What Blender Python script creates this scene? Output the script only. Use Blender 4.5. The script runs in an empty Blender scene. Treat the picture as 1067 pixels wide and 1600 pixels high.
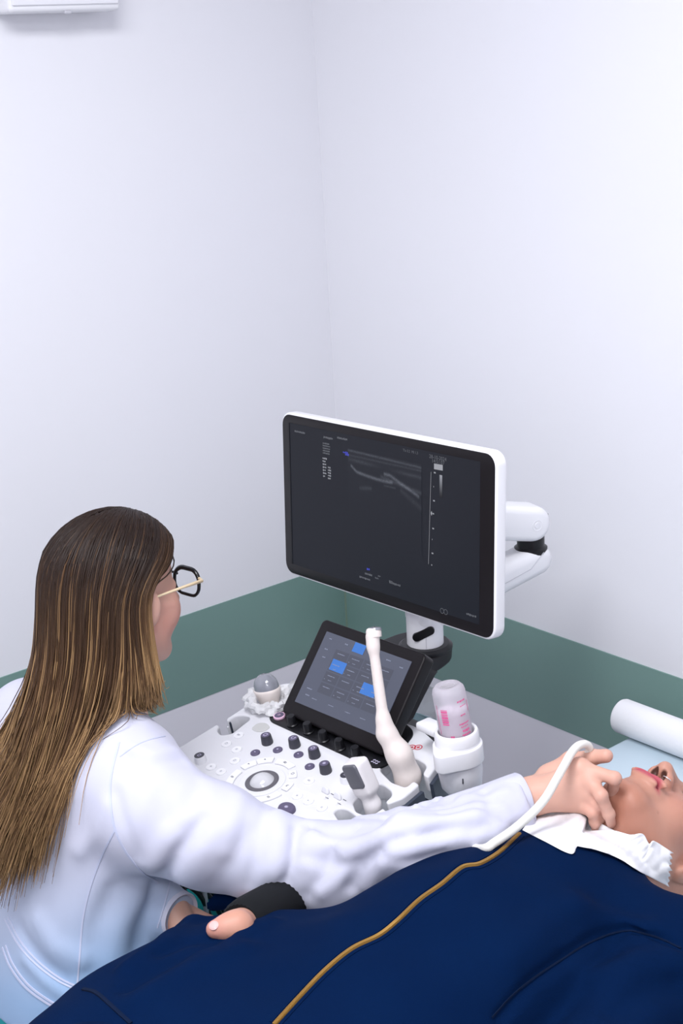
import bpy, bmesh, math, random
import numpy as np
from mathutils import Vector, Matrix
from mathutils.bvhtree import BVHTree

SC = bpy.context.scene
COL = SC.collection
rnd = random.Random(7)
R_ = math.radians

# ------------------------------------------------------------------ camera
CAM = Vector((-1.998, -2.435, 1.95))
RT = Vector((0.761, -0.647, -0.053)); UP = Vector((0.235, 0.198, 0.951)); FW = Vector((0.605, 0.736, -0.303))
_y, _p, _r = R_(50.6), R_(17.644), R_(-3.206)
FW = Vector((math.cos(_y) * math.cos(_p), math.sin(_y) * math.cos(_p), -math.sin(_p)))
_r0 = Vector((math.sin(_y), -math.cos(_y), 0)); _u0 = _r0.cross(FW)
RT = math.cos(_r) * _r0 + math.sin(_r) * _u0
UP = -math.sin(_r) * _r0 + math.cos(_r) * _u0
FPX = 2222.2
cd = bpy.data.cameras.new('camera'); cam = bpy.data.objects.new('camera', cd); COL.objects.link(cam)
cd.sensor_fit = 'VERTICAL'; cd.sensor_height = 36.0; cd.lens = FPX / 1600 * 36.0; cd.clip_start = 0.05
m = Matrix((RT, UP, -FW)).transposed().to_4x4(); m.translation = CAM
cam.matrix_world = m
SC.camera = cam

# ------------------------------------------------------------------ light
SC.view_settings.view_transform = 'Standard'; SC.view_settings.look = 'None'
SC.view_settings.gamma = 1.0; SC.view_settings.use_curve_mapping = False
SC.view_settings.exposure = 0.19
W = bpy.data.worlds.new('world'); SC.world = W; W.use_nodes = True
W.node_tree.nodes['Background'].inputs[0].default_value = (0.9, 0.92, 1.0, 1)
W.node_tree.nodes['Background'].inputs[1].default_value = 0.3
ROOM_X, ROOM_Y, ROOM_Z = -3.3, -3.7, 2.75
def ceiling_lamp(x, y, watts, sx=1.2, sy=0.6):
    l = bpy.data.lights.new('ceiling_panel_light', 'AREA'); l.shape = 'RECTANGLE'; l.size = sx; l.size_y = sy
    l.energy = watts; l.color = (0.96, 0.965, 1.0)
    o = bpy.data.objects.new('ceiling_panel_light', l); COL.objects.link(o); o.location = (x, y, ROOM_Z - 0.03)
    return o
ceiling_lamp(-1.55, -1.35, 35, 1.2, 0.6)
ceiling_lamp(-2.5, -2.7, 28, 0.6, 1.2)

def ray(px, py):
    return FW + (px - 533.5) / FPX * RT - (py - 800) / FPX * UP
def P(px, py, d): return CAM + d * ray(px, py)
def PY(px, py, y):
    v = ray(px, py); return CAM + (y - CAM.y) / v.y * v
def PX(px, py, x):
    v = ray(px, py); return CAM + (x - CAM.x) / v.x * v
def PZ(px, py, z):
    v = ray(px, py); return CAM + (z - CAM.z) / v.z * v
def PN(px, py, p0, n):
    v = ray(px, py); return CAM + ((p0 - CAM).dot(n) / v.dot(n)) * v

# ------------------------------------------------------------------ materials
def mat(name, base, rough=0.5, metal=0.0, spec=0.5, emit=None, estr=1.0, trans=0.0, alpha=1.0, sss=0.0, bump=None,
        attr=False, ior=1.45, coat=0.0, noise=None, sheen=0.0):
    m = bpy.data.materials.new(name); m.use_nodes = True
    nt = m.node_tree; b = nt.nodes['Principled BSDF']; L = nt.links
    def S(k, v):
        if k in b.inputs: b.inputs[k].default_value = v
    S('Base Color', (*base, 1)); S('Roughness', rough); S('Metallic', metal); S('Specular IOR Level', spec)
    S('IOR', ior); S('Transmission Weight', trans); S('Alpha', alpha); S('Coat Weight', coat); S('Sheen Weight', sheen)
    if sss:
        S('Subsurface Weight', sss); S('Subsurface Radius', (1.0, 0.35, 0.2)); S('Subsurface Scale', 0.006)
    if emit: S('Emission Color', (*emit, 1)); S('Emission Strength', estr)
    tc = nt.nodes.new('ShaderNodeTexCoord')
    src = None
    if attr:
        a = nt.nodes.new('ShaderNodeAttribute'); a.attribute_name = 'Col'; src = a.outputs['Color']
    if noise:   # (scale, colour2, amount)
        n = nt.nodes.new('ShaderNodeTexNoise'); n.inputs['Scale'].default_value = noise[0]; n.inputs['Detail'].default_value = 5
        L.new(tc.outputs['Object'], n.inputs['Vector'])
        mx = nt.nodes.new('ShaderNodeMix'); mx.data_type = 'RGBA'
        mr = nt.nodes.new('ShaderNodeMapRange'); mr.inputs['From Min'].default_value = 0.35; mr.inputs['From Max'].default_value = 0.7
        mr.inputs['To Max'].default_value = noise[2]
        L.new(n.outputs['Fac'], mr.inputs['Value']); L.new(mr.outputs['Result'], mx.inputs['Factor'])
        if src: L.new(src, mx.inputs['A'])
        else: mx.inputs['A'].default_value = (*base, 1)
        mx.inputs['B'].default_value = (*noise[1], 1); src = mx.outputs['Result']
    if src: L.new(src, b.inputs['Base Color'])
    if bump:    # (scale, strength, distance)
        n = nt.nodes.new('ShaderNodeTexNoise'); n.inputs['Scale'].default_value = bump[0]; n.inputs['Detail'].default_value = 3
        L.new(tc.outputs['Object'], n.inputs['Vector'])
        bp = nt.nodes.new('ShaderNodeBump'); bp.inputs['Strength'].default_value = bump[1]; bp.inputs['Distance'].default_value = bump[2]
        L.new(n.outputs['Fac'], bp.inputs['Height']); L.new(bp.outputs['Normal'], b.inputs['Normal'])
    return m
def glow(name, attr=None, color=(1, 1, 1), strength=1.0, base=(0.01, 0.01, 0.012), rough=0.3, spec=0.5):
    """a lit display: emission from a colour or from the vertex colours, under glossy glass"""
    m = mat(name, base, rough, spec=spec, emit=color, estr=strength)
    if attr:
        nt = m.node_tree; a = nt.nodes.new('ShaderNodeAttribute'); a.attribute_name = attr
        nt.links.new(a.outputs['Color'], nt.nodes['Principled BSDF'].inputs['Emission Color'])
    return m

M = {}
M['wall'] = mat('wall_paint', (0.82, 0.82, 0.86), 0.7, spec=0.3, bump=(60, 0.06, 0.002), noise=(1.2, (0.80, 0.80, 0.85), 0.6))
M['wall_low'] = mat('lower_wall_paint', (0.88, 0.86, 0.93), 0.55, bump=(70, 0.06, 0.002))
M['green'] = mat('green_band', (0.19, 0.315, 0.285), 0.45, bump=(110, 0.12, 0.001), noise=(3, (0.205, 0.33, 0.30), 0.7))
M['ceil'] = mat('ceiling_paint', (0.85, 0.85, 0.87), 0.8)
M['floor'] = mat('floor_vinyl', (0.42, 0.42, 0.44), 0.4, noise=(8, (0.36, 0.36, 0.38), 0.6))
M['white'] = mat('white_plastic', (0.84, 0.84, 0.87), 0.33)
M['deck'] = mat('deck_white', (0.74, 0.74, 0.775), 0.36)
M['white_m'] = mat('white_matte_plastic', (0.80, 0.80, 0.84), 0.45)
M['grey_l'] = mat('light_grey_plastic', (0.55, 0.55, 0.60), 0.45)
M['grey_w'] = mat('window_grey_plastic', (0.56, 0.56, 0.55), 0.4)
M['black'] = mat('black_plastic', (0.006, 0.006, 0.008), 0.36, spec=.4)
M['black_m'] = mat('black_matte', (0.010, 0.010, 0.013), 0.5, spec=.35)
M['bezel'] = mat('bezel_black', (0.010, 0.0085, 0.010), 0.33, spec=.2)
M['dark'] = mat('dark_grey_plastic', (0.045, 0.045, 0.06), 0.42, bump=(300, 0.08, 0.0006))
M['slate'] = mat('slate_trim', (0.04, 0.05, 0.075), 0.45)
M['purple'] = mat('key_purple_grey', (0.10, 0.085, 0.15), 0.4)
M['ring'] = mat('grey_ring', (0.11, 0.105, 0.12), 0.4)
M['ball'] = mat('ball_grey', (0.62, 0.62, 0.65), 0.12, spec=0.6, coat=0.4)
M['ink'] = mat('dark_print', (0.10, 0.10, 0.13), 0.5)
M['ink_l'] = mat('light_print', (0.55, 0.52, 0.68), 0.5)
M['ink_g'] = mat('pale_grey_print', (0.42, 0.43, 0.48), 0.5)
M['red'] = mat('red_print', (0.62, 0.05, 0.08), 0.5)
M['pink'] = mat('pink_print', (0.85, 0.09, 0.32), 0.5)
M['metal'] = mat('brushed_metal', (0.5, 0.5, 0.5), 0.3, metal=1.0)
M['beige'] = mat('probe_beige', (0.80, 0.72, 0.68), 0.38)
M['probe_w'] = mat('probe_white', (0.78, 0.75, 0.76), 0.38)
M['lens'] = mat('grey_lens', (0.27, 0.28, 0.32), 0.14, spec=0.6, coat=0.5)
M['lens_m'] = mat('grey_lens_matte', (0.13, 0.13, 0.15), 0.35)
M['cable'] = mat('cable_cream', (0.78, 0.77, 0.72), 0.38)

# ------------------------------------------------------------------ object helpers
WM = {}          # world matrix of every object made here
def link(o, parent, Mw):
    COL.objects.link(o)
    if parent is not None:
        o.parent = parent; o.matrix_basis = WM[parent.name].inverted() @ Mw
    else:
        o.matrix_basis = Mw
    WM[o.name] = Mw
    return o
def thing(name, label, cat, loc, group=None):
    o = bpy.data.objects.new(name, None); o.empty_display_size = 0.05
    link(o, None, Matrix.Translation(Vector(loc)))
    o['label'] = label; o['category'] = cat
    if group: o['group'] = group
    return o
def tag(o, label=None, cat=None, group=None, kind=None):
    if label: o['label'] = label
    if cat: o['category'] = cat
    if group: o['group'] = group
    if kind: o['kind'] = kind
    return o
def smooth(me, angle=35):
    me.polygons.foreach_set('use_smooth', [True] * len(me.polygons))
    if angle < 179: me.set_sharp_from_angle(angle=R_(angle))
def obj(name, src, mats, parent=None, Mw=None, angle=35, sm=True):
    """src: bmesh or Mesh. Without Mw the geometry is in world space and gets its origin at its own centre."""
    if isinstance(src, bmesh.types.BMesh):
        me = bpy.data.meshes.new(name); src.normal_update(); src.to_mesh(me); src.free()
    else: me = src; me.name = name
    if mats is not None:
        if not isinstance(mats, (list, tuple)): mats = [mats]
        if len(me.materials): me.materials.clear()
        for q in mats: me.materials.append(q)
    if Mw is None:
        n = len(me.vertices); co = np.empty(n * 3, 'f'); me.vertices.foreach_get('co', co); co = co.reshape(-1, 3)
        c = Vector(((co.min(0) + co.max(0)) / 2).tolist())
        me.transform(Matrix.Translation(-c)); Mw = Matrix.Translation(c)
    if sm: smooth(me, angle)
    return link(bpy.data.objects.new(name, me), parent, Mw)
def copy(o, parent, Mw, name=None):
    c = o.copy(); 
    if name: c.name = name
    return link(c, parent, Mw)
def mesh_np(name, V, F):
    me = bpy.data.meshes.new(name)
    V = np.asarray(V, 'f'); F = np.asarray(F, 'i'); k = F.shape[1]
    me.vertices.add(len(V)); me.vertices.foreach_set('co', V.ravel())
    me.loops.add(F.size); me.loops.foreach_set('vertex_index', F.ravel())
    me.polygons.add(len(F)); me.polygons.foreach_set('loop_start', np.arange(0, F.size, k, dtype='i'))
    me.update(calc_edges=True); me.validate()
    return me
def setcol(me, C, name='Col'):
    a = me.color_attributes.new(name, 'FLOAT_COLOR', 'POINT')
    c = np.ones((len(me.vertices), 4), 'f'); c[:, :3] = C; a.data.foreach_set('color', c.ravel())

# ---- shapes on a bmesh (world space unless M given)
def add_box(bm, size, Mx=None, bevel=0.0, seg=2, mi=0):
    g = bmesh.ops.create_cube(bm, size=1.0); vs = g['verts']
    bmesh.ops.scale(bm, vec=size, verts=vs)
    if bevel > 0:
        es = list({e for v in vs for e in v.link_edges})
        r = bmesh.ops.bevel(bm, geom=es, offset=bevel, segments=seg, affect='EDGES', profile=0.5)
        vs = list({v for f in r['faces'] for v in f.verts} | {v for v in vs if v.is_valid})
        vs = connected(vs)
    for f in {f for v in vs for f in v.link_faces}: f.material_index = mi
    if Mx is not None: bmesh.ops.transform(bm, matrix=Mx, verts=vs)
    return vs
def connected(vs):
    seen = set(vs); st = list(vs)
    while st:
        v = st.pop()
        for e in v.link_edges:
            o = e.other_vert(v)
            if o not in seen: seen.add(o); st.append(o)
    return list(seen)
def add_lathe(bm, prof, seg=32, Mx=None, mi=0, cap=True):
    """prof: [(r, z)...] around local Z"""
    rings = []
    for r, z in prof:
        if r < 1e-6: rings.append([bm.verts.new((0, 0, z))])
        else: rings.append([bm.verts.new((r * math.cos(2 * math.pi * i / seg), r * math.sin(2 * math.pi * i / seg), z)) for i in range(seg)])
    fs = []
    for a, b in zip(rings[:-1], rings[1:]):
        for i in range(seg):
            j = (i + 1) % seg
            if len(a) == 1 and len(b) == 1: continue
            if len(a) == 1: fs.append(bm.faces.new((a[0], b[i], b[j])))
            elif len(b) == 1: fs.append(bm.faces.new((a[i], b[0], a[j])) if False else bm.faces.new((a[j], a[i], b[0])))
            else: fs.append(bm.faces.new((a[i], a[j], b[j], b[i])))
    if cap:
        if len(rings[0]) > 1: fs.append(bm.faces.new(list(reversed(rings[0]))))
        if len(rings[-1]) > 1: fs.append(bm.faces.new(rings[-1]))
    for f in fs: f.material_index = mi
    vs = [v for r in rings for v in r]
    if Mx is not None: bmesh.ops.transform(bm, matrix=Mx, verts=vs)
    return vs
def add_tube(bm, pts, rad, seg=8, mi=0, cap=True):
    pts = [Vector(p) for p in pts]; n = len(pts)
    if not hasattr(rad, '__len__'): rad = [rad] * n
    t = [(pts[min(i + 1, n - 1)] - pts[max(i - 1, 0)]).normalized() for i in range(n)]
    a = t[0].orthogonal().normalized(); rings = []
    for i in range(n):
        a = (a - t[i] * a.dot(t[i])).normalized(); b = t[i].cross(a)
        rings.append([bm.verts.new(pts[i] + rad[i] * (math.cos(2 * math.pi * k / seg) * a + math.sin(2 * math.pi * k / seg) * b)) for k in range(seg)])
    for r0, r1 in zip(rings[:-1], rings[1:]):
        for k in range(seg):
            f = bm.faces.new((r0[k], r0[(k + 1) % seg], r1[(k + 1) % seg], r1[k])); f.material_index = mi
    if cap:
        bm.faces.new(list(reversed(rings[0]))).material_index = mi; bm.faces.new(rings[-1]).material_index = mi
def bez(pts, n=40):
    """Catmull-Rom through pts"""
    pts = [Vector(p) for p in pts]; q = [2 * pts[0] - pts[1]] + pts + [2 * pts[-1] - pts[-2]]
    out = []; k = len(pts) - 1
    for i in range(n + 1):
        s = i / n * k; j = min(int(s), k - 1); u = s - j
        a, b, c, d = q[j:j + 4]
        out.append(0.5 * ((2 * b) + (c - a) * u + (2 * a - 5 * b + 4 * c - d) * u * u + (3 * b - a - 3 * c + d) * u ** 3))
    return out
def frame(o, x, z):
    """matrix with origin o, local Z = z, local X ~ x"""
    z = Vector(z).normalized(); x = Vector(x); x = (x - z * x.dot(z)).normalized(); y = z.cross(x)
    m = Matrix((x, y, z)).transposed().to_4x4(); m.translation = Vector(o); return m
def plate(loops, thick, Mx, bevel=0.0, bseg=2):
    """extruded flat outline (list of loops, later ones are holes), top face at local z=0, down to -thick"""
    cu = bpy.data.curves.new('plate', 'CURVE'); cu.dimensions = '2D'; cu.fill_mode = 'BOTH'
    cu.extrude = max(thick / 2 - bevel, 1e-5); cu.bevel_depth = bevel; cu.bevel_resolution = bseg; cu.offset = -bevel
    for lp in loops:
        s = cu.splines.new('POLY'); s.points.add(len(lp) - 1); s.use_cyclic_u = True
        for q, p in zip(s.points, lp): q.co = (p[0], p[1], 0, 1)
    o = bpy.data.objects.new('plate', cu)
    COL.objects.link(o)
    dg = bpy.context.evaluated_depsgraph_get(); me = bpy.data.meshes.new_from_object(o.evaluated_get(dg))
    bpy.data.objects.remove(o); bpy.data.curves.remove(cu)
    me.transform(Mx @ Matrix.Translation((0, 0, -thick / 2)))
    bm = bmesh.new(); bm.from_mesh(me); bmesh.ops.remove_doubles(bm, verts=bm.verts, dist=1e-6)
    bmesh.ops.recalc_face_normals(bm, faces=bm.faces)
    bpy.data.meshes.remove(me)
    return bm
def text_mesh(txt, size, Mx, align='CENTER', spacing=1.0):
    cu = bpy.data.curves.new('txt', 'FONT'); cu.body = txt; cu.size = size; cu.align_x = align; cu.align_y = 'CENTER'
    cu.space_character = spacing; cu.resolution_u = 2
    o = bpy.data.objects.new('txt', cu); COL.objects.link(o)
    dg = bpy.context.evaluated_depsgraph_get(); me = bpy.data.meshes.new_from_object(o.evaluated_get(dg))
    bpy.data.objects.remove(o); bpy.data.curves.remove(cu)
    me.transform(Mx); return me
def join_into(bm, me, mi=0):
    n = len(bm.faces); bm.from_mesh(me); bm.faces.ensure_lookup_table()
    for f in bm.faces[n:]: f.material_index = mi
    bpy.data.meshes.remove(me)
def rrect(x0, y0, x1, y1, r, n=6):
    out = []
    for cx, cy, a0 in ((x1 - r, y1 - r, 0), (x0 + r, y1 - r, 90), (x0 + r, y0 + r, 180), (x1 - r, y0 + r, 270)):
        for i in range(n + 1):
            a = R_(a0 + 90 * i / n); out.append((cx + r * math.cos(a), cy + r * math.sin(a)))
    return out
def round_poly(pts, r=0.004, n=4):
    """cut every corner of a polygon with a small arc"""
    out = []; k = len(pts)
    for i in range(k):
        p = Vector(pts[i]); a = Vector(pts[i - 1]) - p; b = Vector(pts[(i + 1) % k]) - p
        d = min(r, a.length * 0.45, b.length * 0.45)
        A = p + a.normalized() * d; B = p + b.normalized() * d
        for j in range(n + 1):
            t = j / n; out.append(tuple((1 - t) ** 2 * A + 2 * t * (1 - t) * p + t * t * B))
    return out
def circle(cx, cy, rx, ry=None, n=32, a0=0.0):
    ry = ry or rx; ca, sa = math.cos(a0), math.sin(a0)
    return [(cx + rx * math.cos(2 * math.pi * i / n) * ca - ry * math.sin(2 * math.pi * i / n) * sa,
             cy + rx * math.cos(2 * math.pi * i / n) * sa + ry * math.sin(2 * math.pi * i / n) * ca) for i in range(n)]
def flat(bm, loop, Mx, z=0.0, mi=0):
    f = bm.faces.new([bm.verts.new(Mx @ Vector((p[0], p[1], z))) for p in loop]); f.material_index = mi; return f
def stroke(bm, p, q, w, Mx, z=0.0, mi=0):
    p = Vector(p).to_2d(); q = Vector(q).to_2d(); d = (q - p).normalized(); n = Vector((-d.y, d.x)) * w / 2
    flat(bm, [p - n, q - n, q + n, p + n], Mx, z, mi)

# ------------------------------------------------------------------ room
def wall_box(name, x0, y0, z0, x1, y1, z1, m):
    bm = bmesh.new(); add_box(bm, (x1 - x0, y1 - y0, z1 - z0), Matrix.Translation(((x0 + x1) / 2, (y0 + y1) / 2, (z0 + z1) / 2)))
    o = obj(name, bm, m, sm=False); o['kind'] = 'structure'; return o
ZB0, ZB1 = 0.622, 0.826           # the green band
T = 0.12
wall_box('wall_left', ROOM_X, 0, 0, T, T, ROOM_Z, M['wall'])
wall_box('wall_right', 0, ROOM_Y, 0, T, 0, ROOM_Z, M['wall'])
wall_box('wall_back', ROOM_X, ROOM_Y - T, 0, T, ROOM_Y, ROOM_Z, M['wall'])
wall_box('wall_front', ROOM_X - T, ROOM_Y - T, 0, ROOM_X, T, ROOM_Z, M['wall'])
wall_box('floor', ROOM_X - T, ROOM_Y - T, -0.1, T, T, 0.0, M['floor'])
wall_box('ceiling', ROOM_X - T, ROOM_Y - T, ROOM_Z, T, T, ROOM_Z + 0.1, M['ceil'])
# the band is a glued-on vinyl strip, the lower wall a slightly proud panel
o = wall_box('trim_1', ROOM_X, -0.003, ZB0, 0.0, 0.0, ZB1, M['green'])
o = wall_box('trim_2', -0.003, ROOM_Y, ZB0, 0.0, -0.004, ZB1, M['green'])
o = wall_box('trim_3', ROOM_X, -0.002, 0.1, 0.0, 0.0, ZB0, M['wall_low'])
o = wall_box('trim_4', -0.002, ROOM_Y, 0.1, 0.0, -0.003, ZB0, M['wall_low'])
wall_box('baseboard_left', ROOM_X, -0.012, 0, 0, 0, 0.1, M['white_m'])
wall_box('baseboard_right', -0.012, ROOM_Y, 0, 0, -0.012, 0.1, M['white_m'])
M['seam'] = mat('seam_sealant', (0.19, 0.27, 0.21), 0.5)
bm = bmesh.new(); add_tube(bm, [(-0.0035, -0.0035, ZB0), (-0.0035, -0.0035, ZB1)], 0.0028, 6)
o = obj('trim_5', bm, M['seam']); o['kind'] = 'structure'

# white wall unit high on the left wall (only its lower edge is in the picture)
uL = PY(12, 14, 0.0); uR = PY(189, 20, 0.0)
ac = thing('wall_unit', 'white plastic unit mounted high on the left wall with a small latch below', 'wall unit', ((uL.x + uR.x) / 2, 0, uL.z))
bm = bmesh.new()
ux0, ux1, uz = PY(14, 14, -0.07).x, PY(189, 14, -0.07).x, PY(100, 18, -0.07).z
add_box(bm, (ux1 - ux0, 0.07, 0.26), Matrix.Translation(((ux0 + ux1) / 2, -0.036, uz + 0.13)), 0.008, 3)
obj('housing', bm, M['white'], ac)
bm = bmesh.new(); add_box(bm, (ux1 - ux0 - 0.012, 0.004, 0.24), Matrix.Translation(((ux0 + ux1) / 2, -0.0725, uz + 0.131)), 0.0015, 1)
obj('front_cover', bm, M['white_m'], ac)
bm = bmesh.new(); add_box(bm, (0.014, 0.006, 0.006), Matrix.Translation(((ux0 + ux1) / 2 + 0.002, -0.07, uz - 0.001)), 0.002, 2)
obj('latch', bm, M['grey_l'], ac)
# ------------------------------------------------------------------ ultrasound machine
TL = R_(10)
P0 = P(409, 1222, 2.25)
NV = Vector((-math.sin(TL), 0, math.cos(TL)))
MP = frame(P0, (0, -1, 0), NV)            # panel frame: x right, y away from the user, z up
MPi = MP.inverted()
def uv(px, py, h=0.0):
    q = MPi @ PN(px, py, P0 + NV * h, NV); return (q.x, q.y)
def at(u, v, h=0.0, rz=0.0): return MP @ Matrix.Translation((u, v, h)) @ Matrix.Rotation(rz, 4, 'Z')
Y0 = P0.y
um = thing('ultrasound_machine', 'white and black ultrasound machine on wheels with tilted keyboard, touch display and large monitor', 'ultrasound machine', (-0.66, Y0, 0))

# -- control panel (deck with open notches for probe cables)
left = [uv(*q) for q in ((287, 1163), (338.5, 1131.5), (343, 1134))]
notch1 = [uv(*q) for q in ((339, 1141), (345, 1148.5), (362, 1146), (390, 1124), (389, 1119), (380, 1117.5), (369, 1118), (354.5, 1127.5))]
notch1b = [uv(*q) for q in ((353.5, 1122.5), (387, 1101))]
uL0 = min(p[0] for p in left) 
back = [uv(440, 1068), uv(520, 1062), uv(610, 1110)]
right = [uv(*q) for q in ((630, 1128), (648, 1134), (666, 1146), (679, 1158), (687, 1170), (688.5, 1182), (682, 1197), (669, 1215), (660, 1209))]
notch2 = [uv(*q) for q in ((666, 1198), (663, 1192), (652, 1186), (633, 1180), (612, 1178), (597, 1190), (594, 1204), (612, 1222), (634, 1230), (646, 1219.5))]
lip2 = [uv(*q) for q in ((655.5, 1225.5), (630, 1247), (606, 1256))]
notch3 = [uv(*q) for q in ((602, 1252.5), (612, 1243), (611, 1235), (597, 1225), (583, 1226), (562, 1242), (551, 1254), (556, 1268), (577, 1276), (592, 1266), (598, 1262))]
lip3 = [uv(*q) for q in ((604, 1267), (588, 1285))]
front = [(.232, .018), (.212, -.006), (.165, -.022), (.12, -.056), (.04, -.074), (-.10, -.074), (uL0 - .002, -.062)]
outline = left + notch1 + notch1b + back + right + notch2 + lip2 + notch3 + lip3 + front
hole4 = round_poly([uv(*q) for q in ((521, 1269), (528, 1263), (541, 1264), (556, 1274), (560, 1284), (545, 1290), (530, 1283))], 0.008)
deck = plate([round_poly(outline, 0.006, 4), hole4], 0.03, MP, 0.003, 3)
panel = obj('control_panel', deck, M['deck'], um)

# dark lower shell under the deck and its skirt
low_out = [(-.165, .02), (-.165, .11), (.10, .11), (.125, .10), (.10, .03), (.09, -.045), (.02, -.06), (-.10, -.06), (-.165, -.045)]
bm = plate([round_poly(low_out, 0.008)], 0.055, MP @ Matrix.Translation((0, 0, -0.0305)), 0.006, 2)
obj('lower_shell', bm, M['slate'], um)
def skirt(pts, z0, z1, th, name, m='slate'):
    bm = bmesh.new(); k = len(pts); rows = []
    for i, p in enumerate(pts):
        a = Vector(pts[max(i - 1, 0)]); b = Vector(pts[min(i + 1, k - 1)]); d = (b - a).normalized(); n = Vector((d.y, -d.x))
        o1 = Vector(p) + n * 0.0; i1 = Vector(p) - n * th
        rows.append([bm.verts.new(MP @ Vector((q[0], q[1], z))) for q, z in ((o1, z0), (o1, z1), (i1, z1), (i1, z0))])
    for a, b in zip(rows[:-1], rows[1:]):
        for j in range(4): bm.faces.new((a[j], b[j], b[(j + 1) % 4], a[(j + 1) % 4]))
    bm.faces.new(rows[0][::-1]); bm.faces.new(rows[-1]); bmesh.ops.recalc_face_normals(bm, faces=bm.faces)
    return obj(name, bm, M[m], um)
skirt([tuple(p) for p in (right[4], right[5], right[6], right[7])], -0.012, -0.08, 0.006, 'side_skirt')
skirt([tuple(p) for p in (lip2[0], lip2[1], lip2[2])], -0.012, -0.07, 0.006, 'side_skirt')
skirt([notch1b[0], tuple((0.9 * Vector(notch1[7]) + 0.1 * Vector(notch1[3])))], -0.004, -0.05, 0.003, 'notch_lip')

for lp in (notch2, notch3, notch1[:8]):
    c_ = sum((Vector(p) for p in lp), Vector((0, 0))) / len(lp)
    pts_ = [tuple(Vector(p) + (Vector(p) - c_).normalized() * .004) for p in lp]
    skirt(pts_, -.012, -.075, .003, 'holder_wall', 'white_m')

# black strip with the rotary keys
strip = [uv(*q) for q in ((420.5, 1123), (423, 1116), (431, 1112), (446, 1111), (480, 1112), (600, 1113), (630, 1128), (645, 1141), (646, 1150), (630, 1171), (606, 1195), (592, 1201), (580, 1200.5), (424, 1129))]
sp_ = round_poly(strip, 0.012, 5)
bm = plate([sp_], 0.004, MP @ Matrix.Translation((0, 0, 0.0015)), 0.001, 1)
obj('key_strip', bm, M['black'], panel)
# window in the deck
bm = plate([round_poly([uv(*q) for q in ((392, 1139), (403, 1130), (416, 1130), (423, 1137), (412, 1144), (400, 1144))], 0.006)], 0.002, MP @ Matrix.Translation((0, 0, 0.0008)), 0.0)
obj('sensor_window', bm, M['grey_w'], panel)

# trackball
u0, v0 = uv(409.5, 1221.5)
bm = bmesh.new(); add_lathe(bm, [(0.0, 0.0002), (0.0275, 0.0004), (0.0275, 0.0022), (0.0262, 0.003), (0.021, 0.0022), (0.0, 0.0015)], 48, at(u0, v0), cap=False)
obj('trackball_ring', bm, M['ring'], panel, angle=50)
bm = bmesh.new(); bmesh.ops.create_icosphere(bm, subdivisions=4, radius=0.0235, matrix=at(u0, v0, -0.0105)); obj('trackball', bm, M['ball'], panel, angle=180)
bm = bmesh.new(); add_lathe(bm, [(0.0, 0.0001), (0.0385, 0.0001), (0.0385, 0.0011), (0.0375, 0.0014), (0.0, 0.0014)], 48, at(u0, v0), cap=False)
obj('trackball_surround', bm, M['deck'], panel)

def glyph(bm, kind, s, z, mi):
    I = Matrix.Identity(4)
    def arc(cx, cy, r, a0, a1, w, n=10):
        for i in range(n):
            a, b = R_(a0 + (a1 - a0) * i / n), R_(a0 + (a1 - a0) * (i + 1) / n)
            stroke(bm, (cx + r * math.cos(a), cy + r * math.sin(a)), (cx + r * math.cos(b), cy + r * math.sin(b)), w, I, z, mi)
    w = s * 0.2
    if kind == 0: arc(0, 0, s * .6, 0, 360, w); stroke(bm, (0, s * .1), (0, s * .7), w, I, z, mi)
    elif kind == 1:
        for x in (-.5, .5): stroke(bm, (x * s, -s * .6), (x * s, s * .6), w, I, z, mi)
        for y in (-.6, .6): stroke(bm, (-s * .5, y * s), (s * .5, y * s), w, I, z, mi)
    elif kind == 2:
        stroke(bm, (-s * .6, 0), (s * .6, 0), w * 1.3, I, z, mi); stroke(bm, (0, -s * .6), (0, s * .6), w * 1.3, I, z, mi)
    elif kind == 3: arc(-s * .35, 0, s * .38, 0, 360, w); arc(s * .35, 0, s * .38, 0, 360, w)
    elif kind == 4: flat(bm, [(-.5 * s, -.4 * s), (.6 * s, 0), (-.5 * s, .4 * s)], I, z, mi)
    elif kind == 5:
        for x in (-.7, 0.1):
            for a, b in (((x, -.4), (x + .6, -.4)), ((x + .6, -.4), (x + .6, .4)), ((x + .6, .4), (x, .4)), ((x, .4), (x, -.4))):
                stroke(bm, Vector(a) * s, Vector(b) * s, w, I, z, mi)
    elif kind == 6:
        for a, b in (((-.4, .5), (-.4, -.5)), ((-.4, .5), (.5, .5)), ((-.4, 0), (.2, 0)), ((-.4, -.5), (.5, -.5))): stroke(bm, Vector(a) * s, Vector(b) * s, w, I, z, mi)
    elif kind == 7:
        for y in (-.4, 0, .4): stroke(bm, (-s * .6, y * s), (s * .6, y * s), w * .8, I, z, mi)
    elif kind == 8:
        for i in range(6):
            a = math.pi * i / 6; stroke(bm, (-s * .6 * math.cos(a), -s * .6 * math.sin(a)), (s * .6 * math.cos(a), s * .6 * math.sin(a)), w * .6, I, z, mi)
    elif kind == 9: arc(0, 0, s * .55, 120, 420, w); flat(bm, [(s * .2, s * .2), (s * .9, s * .3), (s * .4, s * .75)], I, z, mi)

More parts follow.
